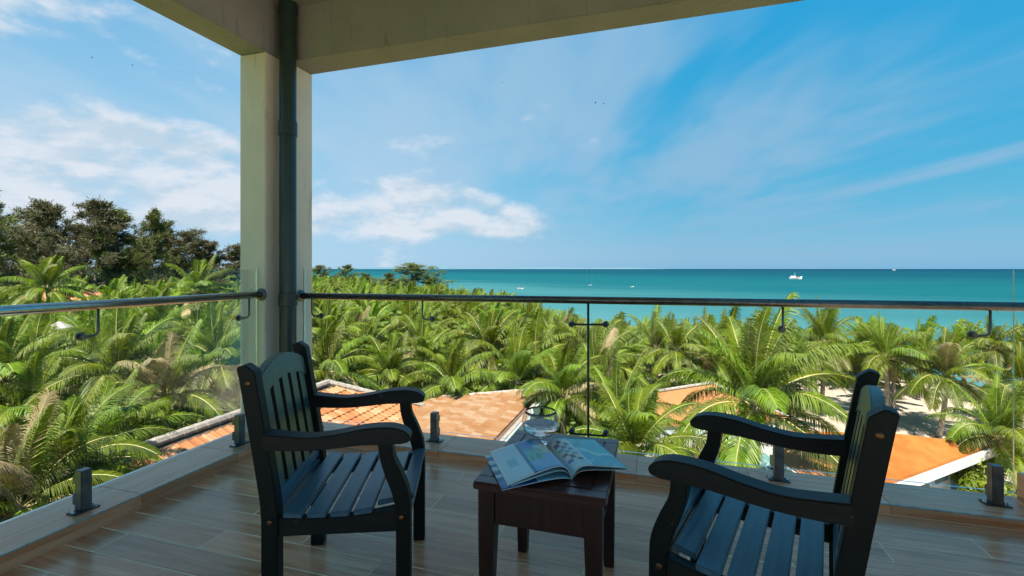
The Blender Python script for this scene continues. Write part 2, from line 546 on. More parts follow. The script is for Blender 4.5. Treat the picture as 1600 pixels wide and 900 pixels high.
class MB:
    """collects shapes for one mesh"""
    def __init__(self):
        self.v, self.f, self.m = [], [], []

    def add(self, verts, faces, mi=0):
        b = len(self.v)
        self.v += [tuple(p) for p in verts]
        self.f += [tuple(i + b for i in q) for q in faces]
        self.m += [mi] * len(faces)
        return self

    def box(self, lo, hi, mi=0, mtx=None):
        x0, y0, z0 = lo
        x1, y1, z1 = hi
        vs = [(x0, y0, z0), (x1, y0, z0), (x1, y1, z0), (x0, y1, z0), (x0, y0, z1), (x1, y0, z1), (x1, y1, z1), (x0, y1, z1)]
        if mtx is not None:
            vs = [mtx @ Vector(p) for p in vs]
        return self.add(vs, [(0, 3, 2, 1), (4, 5, 6, 7), (0, 1, 5, 4), (1, 2, 6, 5), (2, 3, 7, 6), (3, 0, 4, 7)], mi)

    def hexa(self, bot, top, mi=0):
        """box from four bottom and four top corners, counter-clockwise seen from above"""
        return self.add(list(bot) + list(top), [(3, 2, 1, 0), (4, 5, 6, 7), (0, 1, 5, 4), (1, 2, 6, 5), (2, 3, 7, 6), (3, 0, 4, 7)], mi)

    def prism(self, poly, axis, lo, hi, mi=0):
        """poly: list of 2-D points (counter-clockwise); extruded along axis 0/1/2"""
        def p3(p, h):
            if axis == 1:
                return (p[0], h, p[1])
            if axis == 0:
                return (h, p[0], p[1])
            return (p[0], p[1], h)
        n = len(poly)
        vs = [p3(p, lo) for p in poly] + [p3(p, hi) for p in poly]
        fs = [tuple(range(n - 1, -1, -1)), tuple(range(n, 2 * n))]
        fs += [(i, (i + 1) % n, n + (i + 1) % n, n + i) for i in range(n)]
        if axis == 1:
            fs = [tuple(reversed(q)) for q in fs]
        return self.add(vs, fs, mi)

    def tube(self, pts, radii, seg=8, mi=0, cap=True):
        pts = [Vector(p) for p in pts]
        if not isinstance(radii, (list, tuple)):
            radii = [radii] * len(pts)
        n = len(pts)
        vs = []
        ref = None
        for i, p in enumerate(pts):
            d = (pts[min(i + 1, n - 1)] - pts[max(i - 1, 0)]).normalized()
            if ref is None:
                ref = Vector((0, 0, 1)) if abs(d.z) < 0.9 else Vector((1, 0, 0))
            a = d.cross(ref)
            if a.length < 1e-5:
                a = d.cross(Vector((0, 1, 0)))
            a.normalize()
            b = a.cross(d).normalized()
            ref = b
            for k in range(seg):
                an = 2 * math.pi * k / seg
                vs.append(p + radii[i] * (math.cos(an) * a + math.sin(an) * b))
        fs = []
        for i in range(n - 1):
            for k in range(seg):
                k2 = (k + 1) % seg
                fs.append((i * seg + k, i * seg + k2, (i + 1) * seg + k2, (i + 1) * seg + k))
        if cap:
            fs.append(tuple(range(seg - 1, -1, -1)))
            fs.append(tuple((n - 1) * seg + k for k in range(seg)))
        return self.add(vs, fs, mi)

    def lathe(self, prof, seg=32, mi=0, c=(0, 0, 0)):
        """prof: list of (r, z)"""
        vs, fs = [], []
        n = len(prof)
        for r, z in prof:
            for k in range(seg):
                a = 2 * math.pi * k / seg
                vs.append((c[0] + r * math.cos(a), c[1] + r * math.sin(a), c[2] + z))
        for i in range(n - 1):
            for k in range(seg):
                k2 = (k + 1) % seg
                fs.append((i * seg + k, i * seg + k2, (i + 1) * seg + k2, (i + 1) * seg + k))
        return self.add(vs, fs, mi)

    def mesh(self, name, mats, smooth=False, bevel=0.0, segs=2, fix=False):
        me = bpy.data.meshes.new(name)
        me.from_pydata(self.v, [], self.f)
        for mm in (mats if isinstance(mats, (list, tuple)) else [mats]):
            me.materials.append(mm)
        for p, i in zip(me.polygons, self.m):
            p.material_index = i
            p.use_smooth = bool(smooth)
        if bevel or fix:
            bm = bmesh.new()
            bm.from_mesh(me)
            bmesh.ops.recalc_face_normals(bm, faces=bm.faces)
            if bevel:
                es = [e for e in bm.edges if len(e.link_faces) == 2 and e.calc_face_angle(0) > 0.6]
                bmesh.ops.bevel(bm, geom=es, offset=bevel, segments=segs, affect='EDGES', clamp_overlap=True)
            bm.to_mesh(me)
            bm.free()
        me.update()
        return me

    def obj(self, name, mats, parent=None, **kw):
        return link(bpy.data.objects.new(name, self.mesh(name, mats, **kw)), parent)


def inst(name, me, parent=None, loc=None, rot=None, scale=None):
    o = bpy.data.objects.new(name, me)
    if loc is not None:
        o.location = loc
    if rot is not None:
        o.rotation_euler = rot
    if scale is not None:
        o.scale = scale if isinstance(scale, (tuple, list)) else (scale,) * 3
    return link(o, parent)


def autosmooth(o, ang=35):
    me = o.data
    for p in me.polygons:
        p.use_smooth = True
    try:
        me.set_sharp_from_angle(angle=rad(ang))
    except Exception:
        pass
    return o


# ================================================================== LAND AND SEA
GZ = -7.75                # ground around the hotel, balcony floor = 0
SZ = -9.6                 # sea level
# coast line (x, y): the land lies to the left of / behind it
COAST = [(400, -420), (120, -40), (62, 26), (37, 52), (12, 74), (-14, 96), (-60, 138), (-120, 200), (-190, 290), (-260, 390), (-420, 560), (-900, 800)]


def shore_dist(x, y):
    """signed distance to the coast, positive on land"""
    best, sgn = 1e9, 1
    p = Vector((x, y))
    for a, b in zip(COAST[:-1], COAST[1:]):
        a, b = Vector(a), Vector(b)
        ab = b - a
        tt = max(0, min(1, (p - a).dot(ab) / ab.length_squared))
        q = a + ab * tt
        d = (p - q).length
        if d < best:
            best = d
            sgn = 1 if (ab.x * (p.y - a.y) - ab.y * (p.x - a.x)) > 0 else -1
    return best * sgn


# the land lies on the left-hand side when walking the list -> cross > 0
xs = [-900, -700, -500, -380, -280] + [-200 + 10 * i for i in range(11)] + [-96 + 4 * i for i in range(50)] + [110, 130, 160, 200, 280, 400, 600]
ys = [-600, -400, -250, -150, -80, -40] + [-20 + 4 * i for i in range(36)] + [132 + 14 * i for i in range(20)] + [430, 500, 600, 760, 950]
mb = MB()
vs = []
for y in ys:
    for x in xs:
        d = shore_dist(x, y)
        s = max(0.0, min(1.0, (d + 6) / 22.0))
        s = s * s * (3 - 2 * s)
        z = (SZ - 2.6) + (GZ - SZ + 2.6) * s
        z += 0.35 * mnoise.noise(Vector((x * 0.06, y * 0.06, 0))) * s * (1 if (x * x + y * y) > 400 else 0.4)
        vs.append((x, y, z))
fs = []
nx = len(xs)
for j in range(len(ys) - 1):
    for i in range(nx - 1):
        fs.append((j * nx + i, j * nx + i + 1, (j + 1) * nx + i + 1, (j + 1) * nx + i))
mb.add(vs, fs)
structure(mb.obj('ground', M['ground'], smooth=True))

mb = MB()
gx = [-30000, -12000, -5000, -2500, -1200, -600, -300, -100, 0, 60, 150, 400, 900, 2000, 5000, 12000, 30000]
vs = [(x, y, SZ) for y in gx for x in gx]
n = len(gx)
mb.add(vs, [(j * n + i, j * n + i + 1, (j + 1) * n + i + 1, (j + 1) * n + i) for j in range(n - 1) for i in range(n - 1)])
structure(mb.obj('sea', M['sea']))


def far_hills(name, u0, u1, dist, prof, seed):
    mb = MB()
    rng = random.Random(seed)
    N = 60
    vs, fs = [], []
    for i in range(N + 1):
        u = u0 + (u1 - u0) * i / N
        h = 0
        for (uc, hw, hh) in prof:
            h = max(h, hh * max(0, 1 - ((u - uc) / hw) ** 2))
        h = max(0.5, h * (0.85 + 0.3 * rng.random()))
        p = at(u, 420, dist)
        q = at(u, 420, dist * 1.06)
        r = at(u, 420, dist * 1.12)
        vs += [(p.x, p.y, SZ - 2), (q.x, q.y, SZ + h), (r.x, r.y, SZ - 2)]
    for i in range(N):
        a = 3 * i
        fs += [(a, a + 3, a + 4, a + 1), (a + 1, a + 4, a + 5, a + 2)]
    mb.add(vs, fs)
    return structure(mb.obj(name, M['isle'], smooth=True))


far_hills('hills', 640, 730, 14000, [(692, 22, 125), (670, 40, 50), (715, 20, 40)], 1)
far_hills('hills', 560, 1040, 17000, [(600, 60, 75), (760, 120, 60), (850, 90, 72), (960, 80, 60)], 2)

# ================================================================== BALCONY
KX, KY = -0.065, -0.062           # inner faces of the side kerb and the front kerb
HX, HY = 0.074, 0.050             # their heights
TL, TW, G = 0.84, 0.1545, 0.0075
rng = random.Random(4)
mb = MB()
mb.box((KX - 0.34, -4.3, -0.30), (4.66, 0.235, -0.0005))
floor = structure(mb.obj('floor', M['grout']))
tile_me = MB().box((G / 2, G / 2, -0.0012), (TL - G / 2, TW - G / 2, 0)).mesh('floor_tile', M['tile'])
cut_me = {}


def cut_tile(w_):
    k = round(w_, 3)
    if k not in cut_me:
        cut_me[k] = MB().box((G / 2, G / 2, -0.0012), (k - G / 2, TW - G / 2, 0)).mesh('floor_tile', M['tile'])
    return cut_me[k]


# row joints measured at y = -.065, -.225, -.382 ... ; row 0 touches the front kerb
for r in range(24):
    y1 = -0.068 - r * TW
    off = 1.382 if r % 2 else 1.382 + TL / 2
    x = off - TL * 3
    while x < 4.3:
        x0, x1 = max(x, KX), x + TL
        if x1 > KX + 0.02:
            me = tile_me if x0 == x else cut_tile(x1 - x0)
            inst('floor_tile', me, floor, (x0, y1 - TW, rng.uniform(-0.0004, 0.0004)), (0, 0, 0))
        x += TL

# kerbs ------------------------------------------------------------
def make_kerb(name, label, along, start, length, inner, outer, h, tl, first, m_, trim_side):
    k = thing(name, label, 'kerb')
    mb = MB()
    a0, a1 = start, start + length
    e = 0.006
    lo_i, hi_o = (inner, outer) if inner < outer else (outer, inner)
    sg = 1 if inner < outer else -1
    if along == 'x':
        mb.box((a0, lo_i + e, -0.005), (a1, hi_o - e, h - e))
    else:
        mb.box((lo_i + e, a0, -0.005), (hi_o - e, a1, h - e))
    mb.obj('core', M['grout'], k)
    # metal edge strip at the inner top edge
    mb = MB()
    if along == 'x':
        mb.box((a0, inner - 0.001, h - 0.006), (a1, inner + 0.007 * sg, h + 0.0012))
    else:
        x0, x1 = sorted((inner + 0.001, inner + 0.007 * sg))
        mb.box((x0, a0, h - 0.006), (x1, a1, h + 0.0012))
    mb.obj('edge_strip', M['trim'], k)
    p = first
    while p > a0:
        p -= tl
    while p < a1:
        q0, q1 = max(p, a0) + 0.0015, min(p + tl, a1) - 0.0015
        if q1 - q0 > 0.02:
            ii = inner + 0.0075 * sg
            if along == 'x':
                top = MB().box((q0, min(ii, outer), h - e + 0.0005), (q1, max(ii, outer), h))
                face = MB().box((q0, inner, 0.001), (q1, inner + e * sg, h - 0.0065))
            else:
                top = MB().box((min(ii, outer), q0, h - e + 0.0005), (max(ii, outer), q1, h))
                x0, x1 = sorted((inner, inner + e * sg))
                face = MB().box((x0, q0, 0.001), (x1, q1, h - 0.0065))
            top.obj('kerb_tile', m_, k, bevel=0.0012, segs=1)
            face.obj('kerb_tile', m_, k, bevel=0.001, segs=1)
        p += tl
    return k


make_kerb('kerb', 'low wood-look tiled kerb under the front glass, running to the right edge', 'x', KX, 4.39, KY, 0.232, HY, 0.63, 2.395, M['kerb_x'], 1)
make_kerb('kerb', 'low wood-look tiled kerb under the left glass, at the lower left', 'y', -4.3, 4.3 + 0.232, KX - 0.0, KX - 0.34, HX, 0.6, -0.51, M['kerb_y'], 1)
# the kerb of the right-hand side stands higher, its end shows at the right edge
mb = MB().box((4.327, -4.29, 0.001), (4.65, 0.228, HY + 0.13))
o = mb.obj('kerb', M['kerb_y'], bevel=0.003)
tag(o, 'higher brown tiled kerb of the right side, its end just showing at the right edge', 'kerb')

# column, beams, ceiling, back wall -----------------------------------
CZ, BZ = 3.18, 2.79
mb = MB()
Lp = [(-0.372, -0.2), (-0.142, -0.2), (-0.142, -0.02), (-0.105, -0.02), (-0.105, 0.24), (-0.372, 0.24)]
mb.prism(Lp, 2, -0.02, BZ - 0.001)
o = mb.obj('corner_column', M['plaster'], bevel=0.006, segs=2)
tag(o, 'cream plastered corner column where the two glass railings meet', 'column')
mb = MB()
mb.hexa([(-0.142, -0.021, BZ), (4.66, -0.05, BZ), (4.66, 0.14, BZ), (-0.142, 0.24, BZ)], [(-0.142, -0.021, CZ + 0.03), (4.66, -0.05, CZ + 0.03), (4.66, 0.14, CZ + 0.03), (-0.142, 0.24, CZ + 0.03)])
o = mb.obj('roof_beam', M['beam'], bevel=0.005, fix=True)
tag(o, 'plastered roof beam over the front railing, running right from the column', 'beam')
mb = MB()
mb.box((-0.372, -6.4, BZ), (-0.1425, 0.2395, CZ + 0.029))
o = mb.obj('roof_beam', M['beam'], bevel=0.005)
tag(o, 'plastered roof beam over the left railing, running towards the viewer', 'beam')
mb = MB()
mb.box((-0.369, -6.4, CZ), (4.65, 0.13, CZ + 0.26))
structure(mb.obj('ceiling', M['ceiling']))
# added out of view for bounce light: sunlit terrace behind the roofed corner
mb = MB()
mb.box((-0.372, -11.0, -0.30), (4.66, -4.301, -0.002))
structure(mb.obj('bounce_terrace', M['bounce_terrace']))
mb = MB()
mb.box((-0.30, -10.9, -7.8), (4.6, -0.9, -0.31))
structure(mb.obj('wall', M['wall']))

# downpipe ---------------------------------------------------------
pc = Vector((-0.052, -0.085, 0))
pip = thing('downpipe', 'dark green drain pipe standing in the corner of the column', 'pipe', (pc.x, pc.y, 0.05))
mb = MB().lathe([(0.058, 0.02), (0.058, CZ - 0.052)], 28)
mb.obj('pipe', M['pipe'], pip, smooth=True)
for z0, z1 in ((2.16, 2.27), (0.93, 1.02), (CZ - 0.13, CZ - 0.051)):
    mb = MB().lathe([(0.0585, z0), (0.0645, z0 + 0.004), (0.0645, z1 - 0.004), (0.0585, z1)], 28)
    autosmooth(mb.obj('pipe_sleeve', M['pipe'], pip))

# glass railings ---------------------------------------------------
GT = 1.2445
GY, GX = 0.145, -0.215           # planes of the front and the side glass


def glass_panel(label, along, a, b, z0, z1, pos, group):
    th = 0.011
    mb = MB()
    if along == 'x':
        mb.box((a, pos - th / 2, z0), (b, pos + th / 2, z1))
        keep = (2, 4)
    else:
        mb.box((pos - th / 2, a, z0), (pos + th / 2, b, z1))
        keep = (3, 5)
    mb.m = [0 if i in keep else 1 for i in range(6)]
    o = mb.obj('glass_panel', [M['glass'], M['glass_edge']])
    tag(o, label, 'glass panel', group)
    return o


glass_panel('clear glass railing panel in front, between the column and the black joint bar', 'x', -0.098, 2.082, 0.10, GT, GY, 'glass railing panels')
glass_panel('clear glass railing panel in front, right of the black joint bar', 'x', 2.112, 4.268, 0.10, GT, GY, 'glass railing panels')
glass_panel('clear glass railing panel on the right side, seen as a thin upright line', 'y', -4.2, 0.15, 0.20, GT, 4.46, 'glass railing panels')
glass_panel('clear glass railing panel on the left side in front of the palm garden', 'y', -2.35, -0.205, 0.145, GT, GX, 'glass railing panels')
glass_panel('clear glass railing panel on the left side nearest the viewer, mostly out of view', 'y', -4.25, -2.36, 0.145, GT, GX, 'glass railing panels')


def clamp_post(label, x, y, h, rz):
    t_ = thing('clamp_post', label, 'post', (x, y, h), rz, 'steel clamp posts holding the glass')
    MB().box((-0.024, -0.075, 0.007), (0.024, -0.027, 0.20)).obj('post', M['post_steel'], t_, bevel=0.003)
    MB().box((-0.021, -0.0265, 0.03), (0.021, -0.0075, 0.085)).obj('clamp_jaw', M['post_steel'], t_, bevel=0.002)
    MB().box((-0.021, -0.0265, 0.13), (0.021, -0.0075, 0.17)).obj('clamp_jaw', M['post_steel'], t_, bevel=0.002)
    mb = MB().box((-0.055, -0.085, 0.0005), (0.055, -0.018, 0.007))
    mb.obj('base_plate', M['dark_steel'], t_, bevel=0.002)
    for sx in (-0.041, 0.041):
        MB().lathe([(0.0, 0.018), (0.009, 0.016), (0.0105, 0.0072)], 10, c=(sx, -0.05, 0)).obj('bolt', M['steel'], t_, smooth=True)
    return t_


clamp_post('steel clamp post on the front kerb beside the column, seen behind the left armchair', 0.04, GY, HY, 0)
clamp_post('steel clamp post on the front kerb, in front of the bleached roof', 1.03, GY, HY, 0)
clamp_post('steel clamp post on the front kerb, seen under the far arm of the right armchair', 3.175, GY, HY, 0)
clamp_post('steel clamp post on the front kerb, rightmost, in front of the bright shrubs', 4.165, GY, HY, 0)
clamp_post('steel clamp post on the left kerb, the one nearer the viewer', GX + 0.0, -1.318, HX, rad(90))
clamp_post('steel clamp post on the left kerb, behind the back of the left armchair', GX + 0.0, -0.40, HX, rad(90))


def rail(label, p0, p1, flange, brackets, inward, group='round steel handrails'):
    """tube from p0 to p1, wall flange at p0, hooked brackets reaching from under the tube to the glass"""
    p0, p1 = Vector(p0), Vector(p1)
    d = (p1 - p0).normalized()
    t_ = thing('handrail', label, 'handrail', p0, 0, group)
    MB().tube([(0, 0, 0), p1 - p0], 0.0235, 20).obj('tube', M['rail_dark'] if inward[1] else M['steel'], t_, smooth=True)
    if flange:
        mb = MB().tube([d * 0.0005, d * 0.012, d * 0.016], [0.043, 0.043, 0.034], 24)
        autosmooth(mb.obj('wall_flange', M['dark_steel'], t_))
    for s, turn in brackets:
        c = d * s
        n_ = Vector(inward)                      # from the rail towards the glass
        dn = Vector((0, 0, -1))
        along = d * turn
        mb = MB()
        pts = [c + dn * 0.02, c + dn * 0.125, c + dn * 0.142 + along * 0.004, c + dn * 0.15 + along * 0.014, c + dn * 0.152 + along * 0.03, c + dn * 0.152 + along * 0.058]
        mb.tube(pts, 0.0062, 10)
        mb.obj('bracket', M['dark_steel'], t_, smooth=True)
        e = c + dn * 0.152 + along * 0.062
        mb = MB().tube([e - n_ * 0.012, e + n_ * 0.0345], [0.0105, 0.0105], 14)
        mb.tube([e + n_ * 0.022, e + n_ * 0.034], [0.021, 0.021], 20)
        autosmooth(mb.obj('glass_clamp', M['dark_steel'], t_))
    return t_


RY, RX = GY - 0.04, GX + 0.04
rail('dark round handrail along the front glass from the column to the right', (-0.104, RY, 1.043), (4.44, RY, 1.059), True,
     [(0.104, 1), (0.104 + 0.93, 1), (0.104 + 3.20, -0.0), (0.104 + 4.15, -1)], (0, 1, 0))
rail('shiny round handrail along the left glass, ending at the column', (RX, -0.201, 1.068), (RX, -4.25, 1.072), True,
     [(0.11, 1), (1.045, 1), (2.0, 1)], (-1, 0, 0))

# joint bar with two cross arms at the glass joint
jb = thing('joint_bar', 'black upright bar with two ball-ended cross arms at the glass joint', 'bar', (2.095, RY, 0))
MB().tube([(0, 0, 0.16), (0, 0, 1.03)], 0.0075, 10).obj('upright', M['black_metal'], jb, smooth=True)
for zc, off in ((0.893, 0.0), (0.192, 0.0)):
    mb = MB().tube([(-0.108, 0, zc), (0.108, 0, zc + 0.006)], 0.0068, 10)
    arm = mb.obj('cross_arm', M['black_metal'], jb, smooth=True)
    for sx in (-0.108, 0.108):
        z_ = zc + (0.006 if sx > 0 else 0) + (0.012 if zc < 0.5 else 0.0)
        mb = MB().tube([(sx, -0.014, z_), (sx, 0.0, z_), (sx, 0.033, z_)], [0.013, 0.019, 0.019], 18)
        autosmooth(mb.obj('glass_clamp', M['black_metal'], arm))
MB().box((-0.09, 0.02, 0.150), (0.09, 0.0335, 0.158)).obj('foot_bar', M['black_metal'], jb)


# ================================================================== ARMCHAIRS
def smooth_poly(pts, n=6, closed=False):
    """Catmull-Rom through 2-D points"""
    P = [Vector(p) for p in pts]
    out_ = []
    for i in range(len(P) - 1):
        p0 = P[i - 1] if i > 0 else P[i] * 2 - P[i + 1]
        p1, p2 = P[i], P[i + 1]
        p3 = P[i + 2] if i + 2 < len(P) else P[i + 1] * 2 - P[i]
        for k in range(n):
            s = k / n
            out_.append(0.5 * ((2 * p1) + (p2 - p0) * s + (2 * p0 - 5 * p1 + 4 * p2 - p3) * s * s + (3 * p1 - p0 - 3 * p2 + p3) * s ** 3))
    out_.append(P[-1])
    return [tuple(p) for p in out_]


def seat_z(x):
    s = x / 0.44
    return 0.392 + 0.022 * (s * 2 - 0.85) ** 2 * (1.0 if s > 0.42 else 0.5)


def post_x(z):
    return 0.0 if z < 0.40 else -0.080 * ((z - 0.40) / 0.505) ** 1.08


def make_chair(label):
    c = thing('armchair', label, 'armchair', group='slatted armchairs on the balcony')
    for s in (1, -1):
        y0, y1 = sorted((s * 0.215, s * 0.265))
        # front leg, S-curved above the seat
        fr_ = smooth_poly([(0.467, 0.0), (0.467, 0.2), (0.467, 0.38), (0.461, 0.45), (0.436, 0.52), (0.411, 0.575), (0.405, 0.625)], 4)
        bk_ = smooth_poly([(0.357, 0.625), (0.363, 0.575), (0.380, 0.515), (0.407, 0.44), (0.417, 0.37), (0.418, 0.2), (0.418, 0.0)], 4)
        leg = MB().prism(fr_ + bk_, 1, y0, y1).obj('front_leg', M['chair_z'], c, bevel=0.003, fix=True)
        # rear leg running up into the back post
        zs = [0, 0.2, 0.37, 0.43, 0.5, 0.6, 0.7, 0.8, 0.868]
        f_ = [(post_x(z) + 0.027, z) for z in zs] + [(post_x(0.875) + 0.026, 0.882), (post_x(0.9) - 0.002, 0.906), (post_x(0.9) - 0.029, 0.896)]
        b_ = [(post_x(z) - 0.028, z) for z in reversed(zs)]
        post = MB().prism(f_ + b_, 1, y0, y1).obj('back_post', M['chair_z'], c, bevel=0.003, fix=True)
        # armrest
        top = smooth_poly([(-0.02, 0.672), (0.05, 0.662), (0.13, 0.655), (0.22, 0.664), (0.31, 0.680), (0.39, 0.683), (0.44, 0.672), (0.466, 0.650), (0.462, 0.630), (0.435, 0.6225)], 5)
        bot = smooth_poly([(0.30, 0.622), (0.16, 0.610), (0.06, 0.610), (-0.024, 0.617)], 4)
        ya, yb = sorted((s * 0.211, s * 0.272))
        MB().prism(top + bot, 1, ya, yb).obj('armrest', M['chair_x'], c, bevel=0.004, segs=2, fix=True)
        # side rail under the seat, its top following the dished seat
        rt_ = [(0.026 + 0.393 * k / 10, seat_z(0.026 + 0.393 * k / 10) - 0.021) for k in range(11)]
        ys0, ys1 = sorted((s * 0.222, s * 0.258))
        MB().prism([(0.026, 0.315), (0.419, 0.315)] + list(reversed(rt_)), 1, ys0, ys1).obj('side_rail', M['chair_x'], c, bevel=0.002, fix=True)
        yo = s * 0.265
        for (bx, bz, par) in ((post_x(0.845), 0.842, post), (0.0, 0.368, post), (0.437, 0.366, leg)):
            mb = MB().tube([(bx, yo - s * 0.003, bz), (bx, yo + s * 0.0025, bz), (bx, yo + s * 0.004, bz)], [0.0085, 0.0085, 0.005], 14)
            autosmooth(mb.obj('bolt', M['brass'], par))
    MB().box((0.424, -0.216, 0.316), (0.456, 0.216, 0.385)).obj('front_rail', M['chair_y'], c, bevel=0.002)
    MB().box((-0.018, -0.214, 0.322), (0.016, 0.214, 0.388)).obj('rear_rail', M['chair_y'], c, bevel=0.002)
    # seat slats across
    for k, xc in enumerate((0.072, 0.150, 0.228, 0.306, 0.380, 0.447)):
        hw = 0.032 if k < 5 else 0.026
        hl = 0.258 if k < 4 else 0.213
        if k == 4:
            hl = 0.213
            xc, hw = 0.376, 0.029
        z0, z1 = seat_z(xc - hw), seat_z(xc + hw)
        if k == 5:
            z1 -= 0.006
        mb = MB()
        mb.hexa([(xc - hw, -hl, z0 - 0.02), (xc + hw, -hl, z1 - 0.02), (xc + hw, hl, z1 - 0.02), (xc - hw, hl, z0 - 0.02)],
                [(xc - hw, -hl, z0), (xc + hw, -hl, z1), (xc + hw, hl, z1), (xc - hw, hl, z0)])
        mb.obj('seat_slat', M['chair_y'], c, bevel=0.003, fix=True)
    # back: arched top rail, lower rail, five slats, all following the lean
    N = 14
    vs, fs = [], []
    for i in range(N + 1):
        y = -0.2145 + 0.429 * i / N
        e = 1 - (y / 0.2145) ** 2
        zt, zb = 0.842 + 0.052 * e, 0.763 + 0.048 * e
        for z in (zb, zt):
            vs += [(post_x(z) + 0.013, y, z), (post_x(z) - 0.017, y, z)]
    for i in range(N):
        a, b = 4 * i, 4 * i + 4
        fs += [(a, b, b + 2, a + 2), (a + 1, a + 3, b + 3, b + 1), (a + 2, b + 2, b + 3, a + 3), (a, a + 1, b + 1, b)]
    fs += [(0, 2, 3, 1), (4 * N, 4 * N + 1, 4 * N + 3, 4 * N + 2)]
    MB().add(vs, fs).obj('top_rail', M['chair_b'], c, bevel=0.003, fix=True)
    z0, z1 = 0.405, 0.445
    MB().hexa([(post_x(z0) - 0.014, -0.2145, z0), (post_x(z0) + 0.012, -0.2145, z0), (post_x(z0) + 0.012, 0.2145, z0), (post_x(z0) - 0.014, 0.2145, z0)],
              [(post_x(z1) - 0.014, -0.2145, z1), (post_x(z1) + 0.012, -0.2145, z1), (post_x(z1) + 0.012, 0.2145, z1), (post_x(z1) - 0.014, 0.2145, z1)]).obj('lower_rail', M['chair_y'], c, bevel=0.002, fix=True)
    for k in range(5):
        yc = -0.166 + 0.083 * k
        hw = 0.0265
        zb = 0.44
        vs, fs = [], []
        def ztop(y):
            return 0.769 + 0.048 * (1 - (y / 0.2145) ** 2)
        for i in range(6):
            for y in (yc - hw, yc + hw):
                z = zb + (ztop(y) - zb) * i / 5
                vs += [(post_x(z) + 0.010, y, z), (post_x(z) - 0.014, y, z)]
        for i in range(5):
            a, b = 4 * i, 4 * i + 4
            fs += [(a, a + 2, b + 2, b), (a + 1, b + 1, b + 3, a + 3), (a, b, b + 1, a + 1), (a + 2, a + 3, b + 3, b + 2)]
        fs += [(0, 1, 3, 2), (20, 22, 23, 21)]
        sl = MB().add(vs, fs)
        sl.m = [1 if (k_ < 20 and k_ % 4 in (1, 2, 3)) else 0 for k_ in range(len(fs))]  # fronts carry the painted sheen, other faces the plain dark paint
        sl.obj('back_slat', [M['chair_b'], M['chair_z']], c, fix=True)
    return c


def copy_tree(o, parent=None):
    c = o.copy()
    COL.objects.link(c)
    c.parent = parent
    for ch in o.children:
        copy_tree(ch, c)
    return c


ch1 = make_chair('dark slatted wooden armchair left of the side table, facing right')
CS = Matrix.Diagonal((1.025, 1.075, 1.015, 1.0))
for ch_ in ch1.children_recursive:
    ch_.data.transform(CS)
ch2 = copy_tree(ch1)
ch2['label'] = 'dark slatted wooden armchair right of the side table, facing left, cut by the frame'
ch1.location = (1.127, -1.350, 0.0005)
ch1.rotation_euler = (0, 0, rad(21.6))
ch2.location = (3.028, -1.332, 0.0005)
ch2.rotation_euler = (0, 0, rad(163.4))

# ================================================================== SIDE TABLE
TX0, TX1, TY0, TY1, TZ = 1.905, 2.357, -1.418, -0.862, 0.52
tb = thing('side_table', 'small dark mahogany side table with raised panel top between the armchairs', 'table', ((TX0 + TX1) / 2, (TY0 + TY1) / 2, 0))
ox, oy = tb.location.x, tb.location.y
hx, hy = (TX1 - TX0) / 2, (TY1 - TY0) / 2
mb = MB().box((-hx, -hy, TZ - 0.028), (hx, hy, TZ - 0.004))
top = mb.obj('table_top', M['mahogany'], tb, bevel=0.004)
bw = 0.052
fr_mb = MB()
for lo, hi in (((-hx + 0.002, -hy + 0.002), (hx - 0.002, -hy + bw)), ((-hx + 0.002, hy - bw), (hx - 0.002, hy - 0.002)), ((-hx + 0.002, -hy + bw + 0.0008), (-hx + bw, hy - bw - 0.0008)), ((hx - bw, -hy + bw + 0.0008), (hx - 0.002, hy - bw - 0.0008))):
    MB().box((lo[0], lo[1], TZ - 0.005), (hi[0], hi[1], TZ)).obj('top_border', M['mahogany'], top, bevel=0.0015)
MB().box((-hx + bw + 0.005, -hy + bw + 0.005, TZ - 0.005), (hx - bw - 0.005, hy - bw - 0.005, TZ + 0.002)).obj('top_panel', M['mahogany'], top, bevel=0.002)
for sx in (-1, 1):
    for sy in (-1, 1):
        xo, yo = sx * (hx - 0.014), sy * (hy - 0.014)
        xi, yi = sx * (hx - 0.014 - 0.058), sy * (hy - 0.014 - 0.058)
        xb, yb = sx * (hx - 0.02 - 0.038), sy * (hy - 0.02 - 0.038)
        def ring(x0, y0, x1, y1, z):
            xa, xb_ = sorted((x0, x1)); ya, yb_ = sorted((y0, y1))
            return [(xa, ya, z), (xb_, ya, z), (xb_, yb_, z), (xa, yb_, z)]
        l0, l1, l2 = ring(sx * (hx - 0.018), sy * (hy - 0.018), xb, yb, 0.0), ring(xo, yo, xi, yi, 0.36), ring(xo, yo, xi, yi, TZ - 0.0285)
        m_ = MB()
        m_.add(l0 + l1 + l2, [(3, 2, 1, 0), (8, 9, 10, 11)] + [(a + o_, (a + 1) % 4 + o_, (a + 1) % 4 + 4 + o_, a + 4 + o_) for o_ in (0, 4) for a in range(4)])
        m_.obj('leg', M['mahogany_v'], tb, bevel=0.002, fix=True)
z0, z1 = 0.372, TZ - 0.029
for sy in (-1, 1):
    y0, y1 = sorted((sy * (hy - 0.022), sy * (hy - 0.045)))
    MB().box((-hx + 0.073, y0, z0), (hx - 0.073, y1, z1)).obj('apron', M['mahogany_v'], tb, bevel=0.0015)
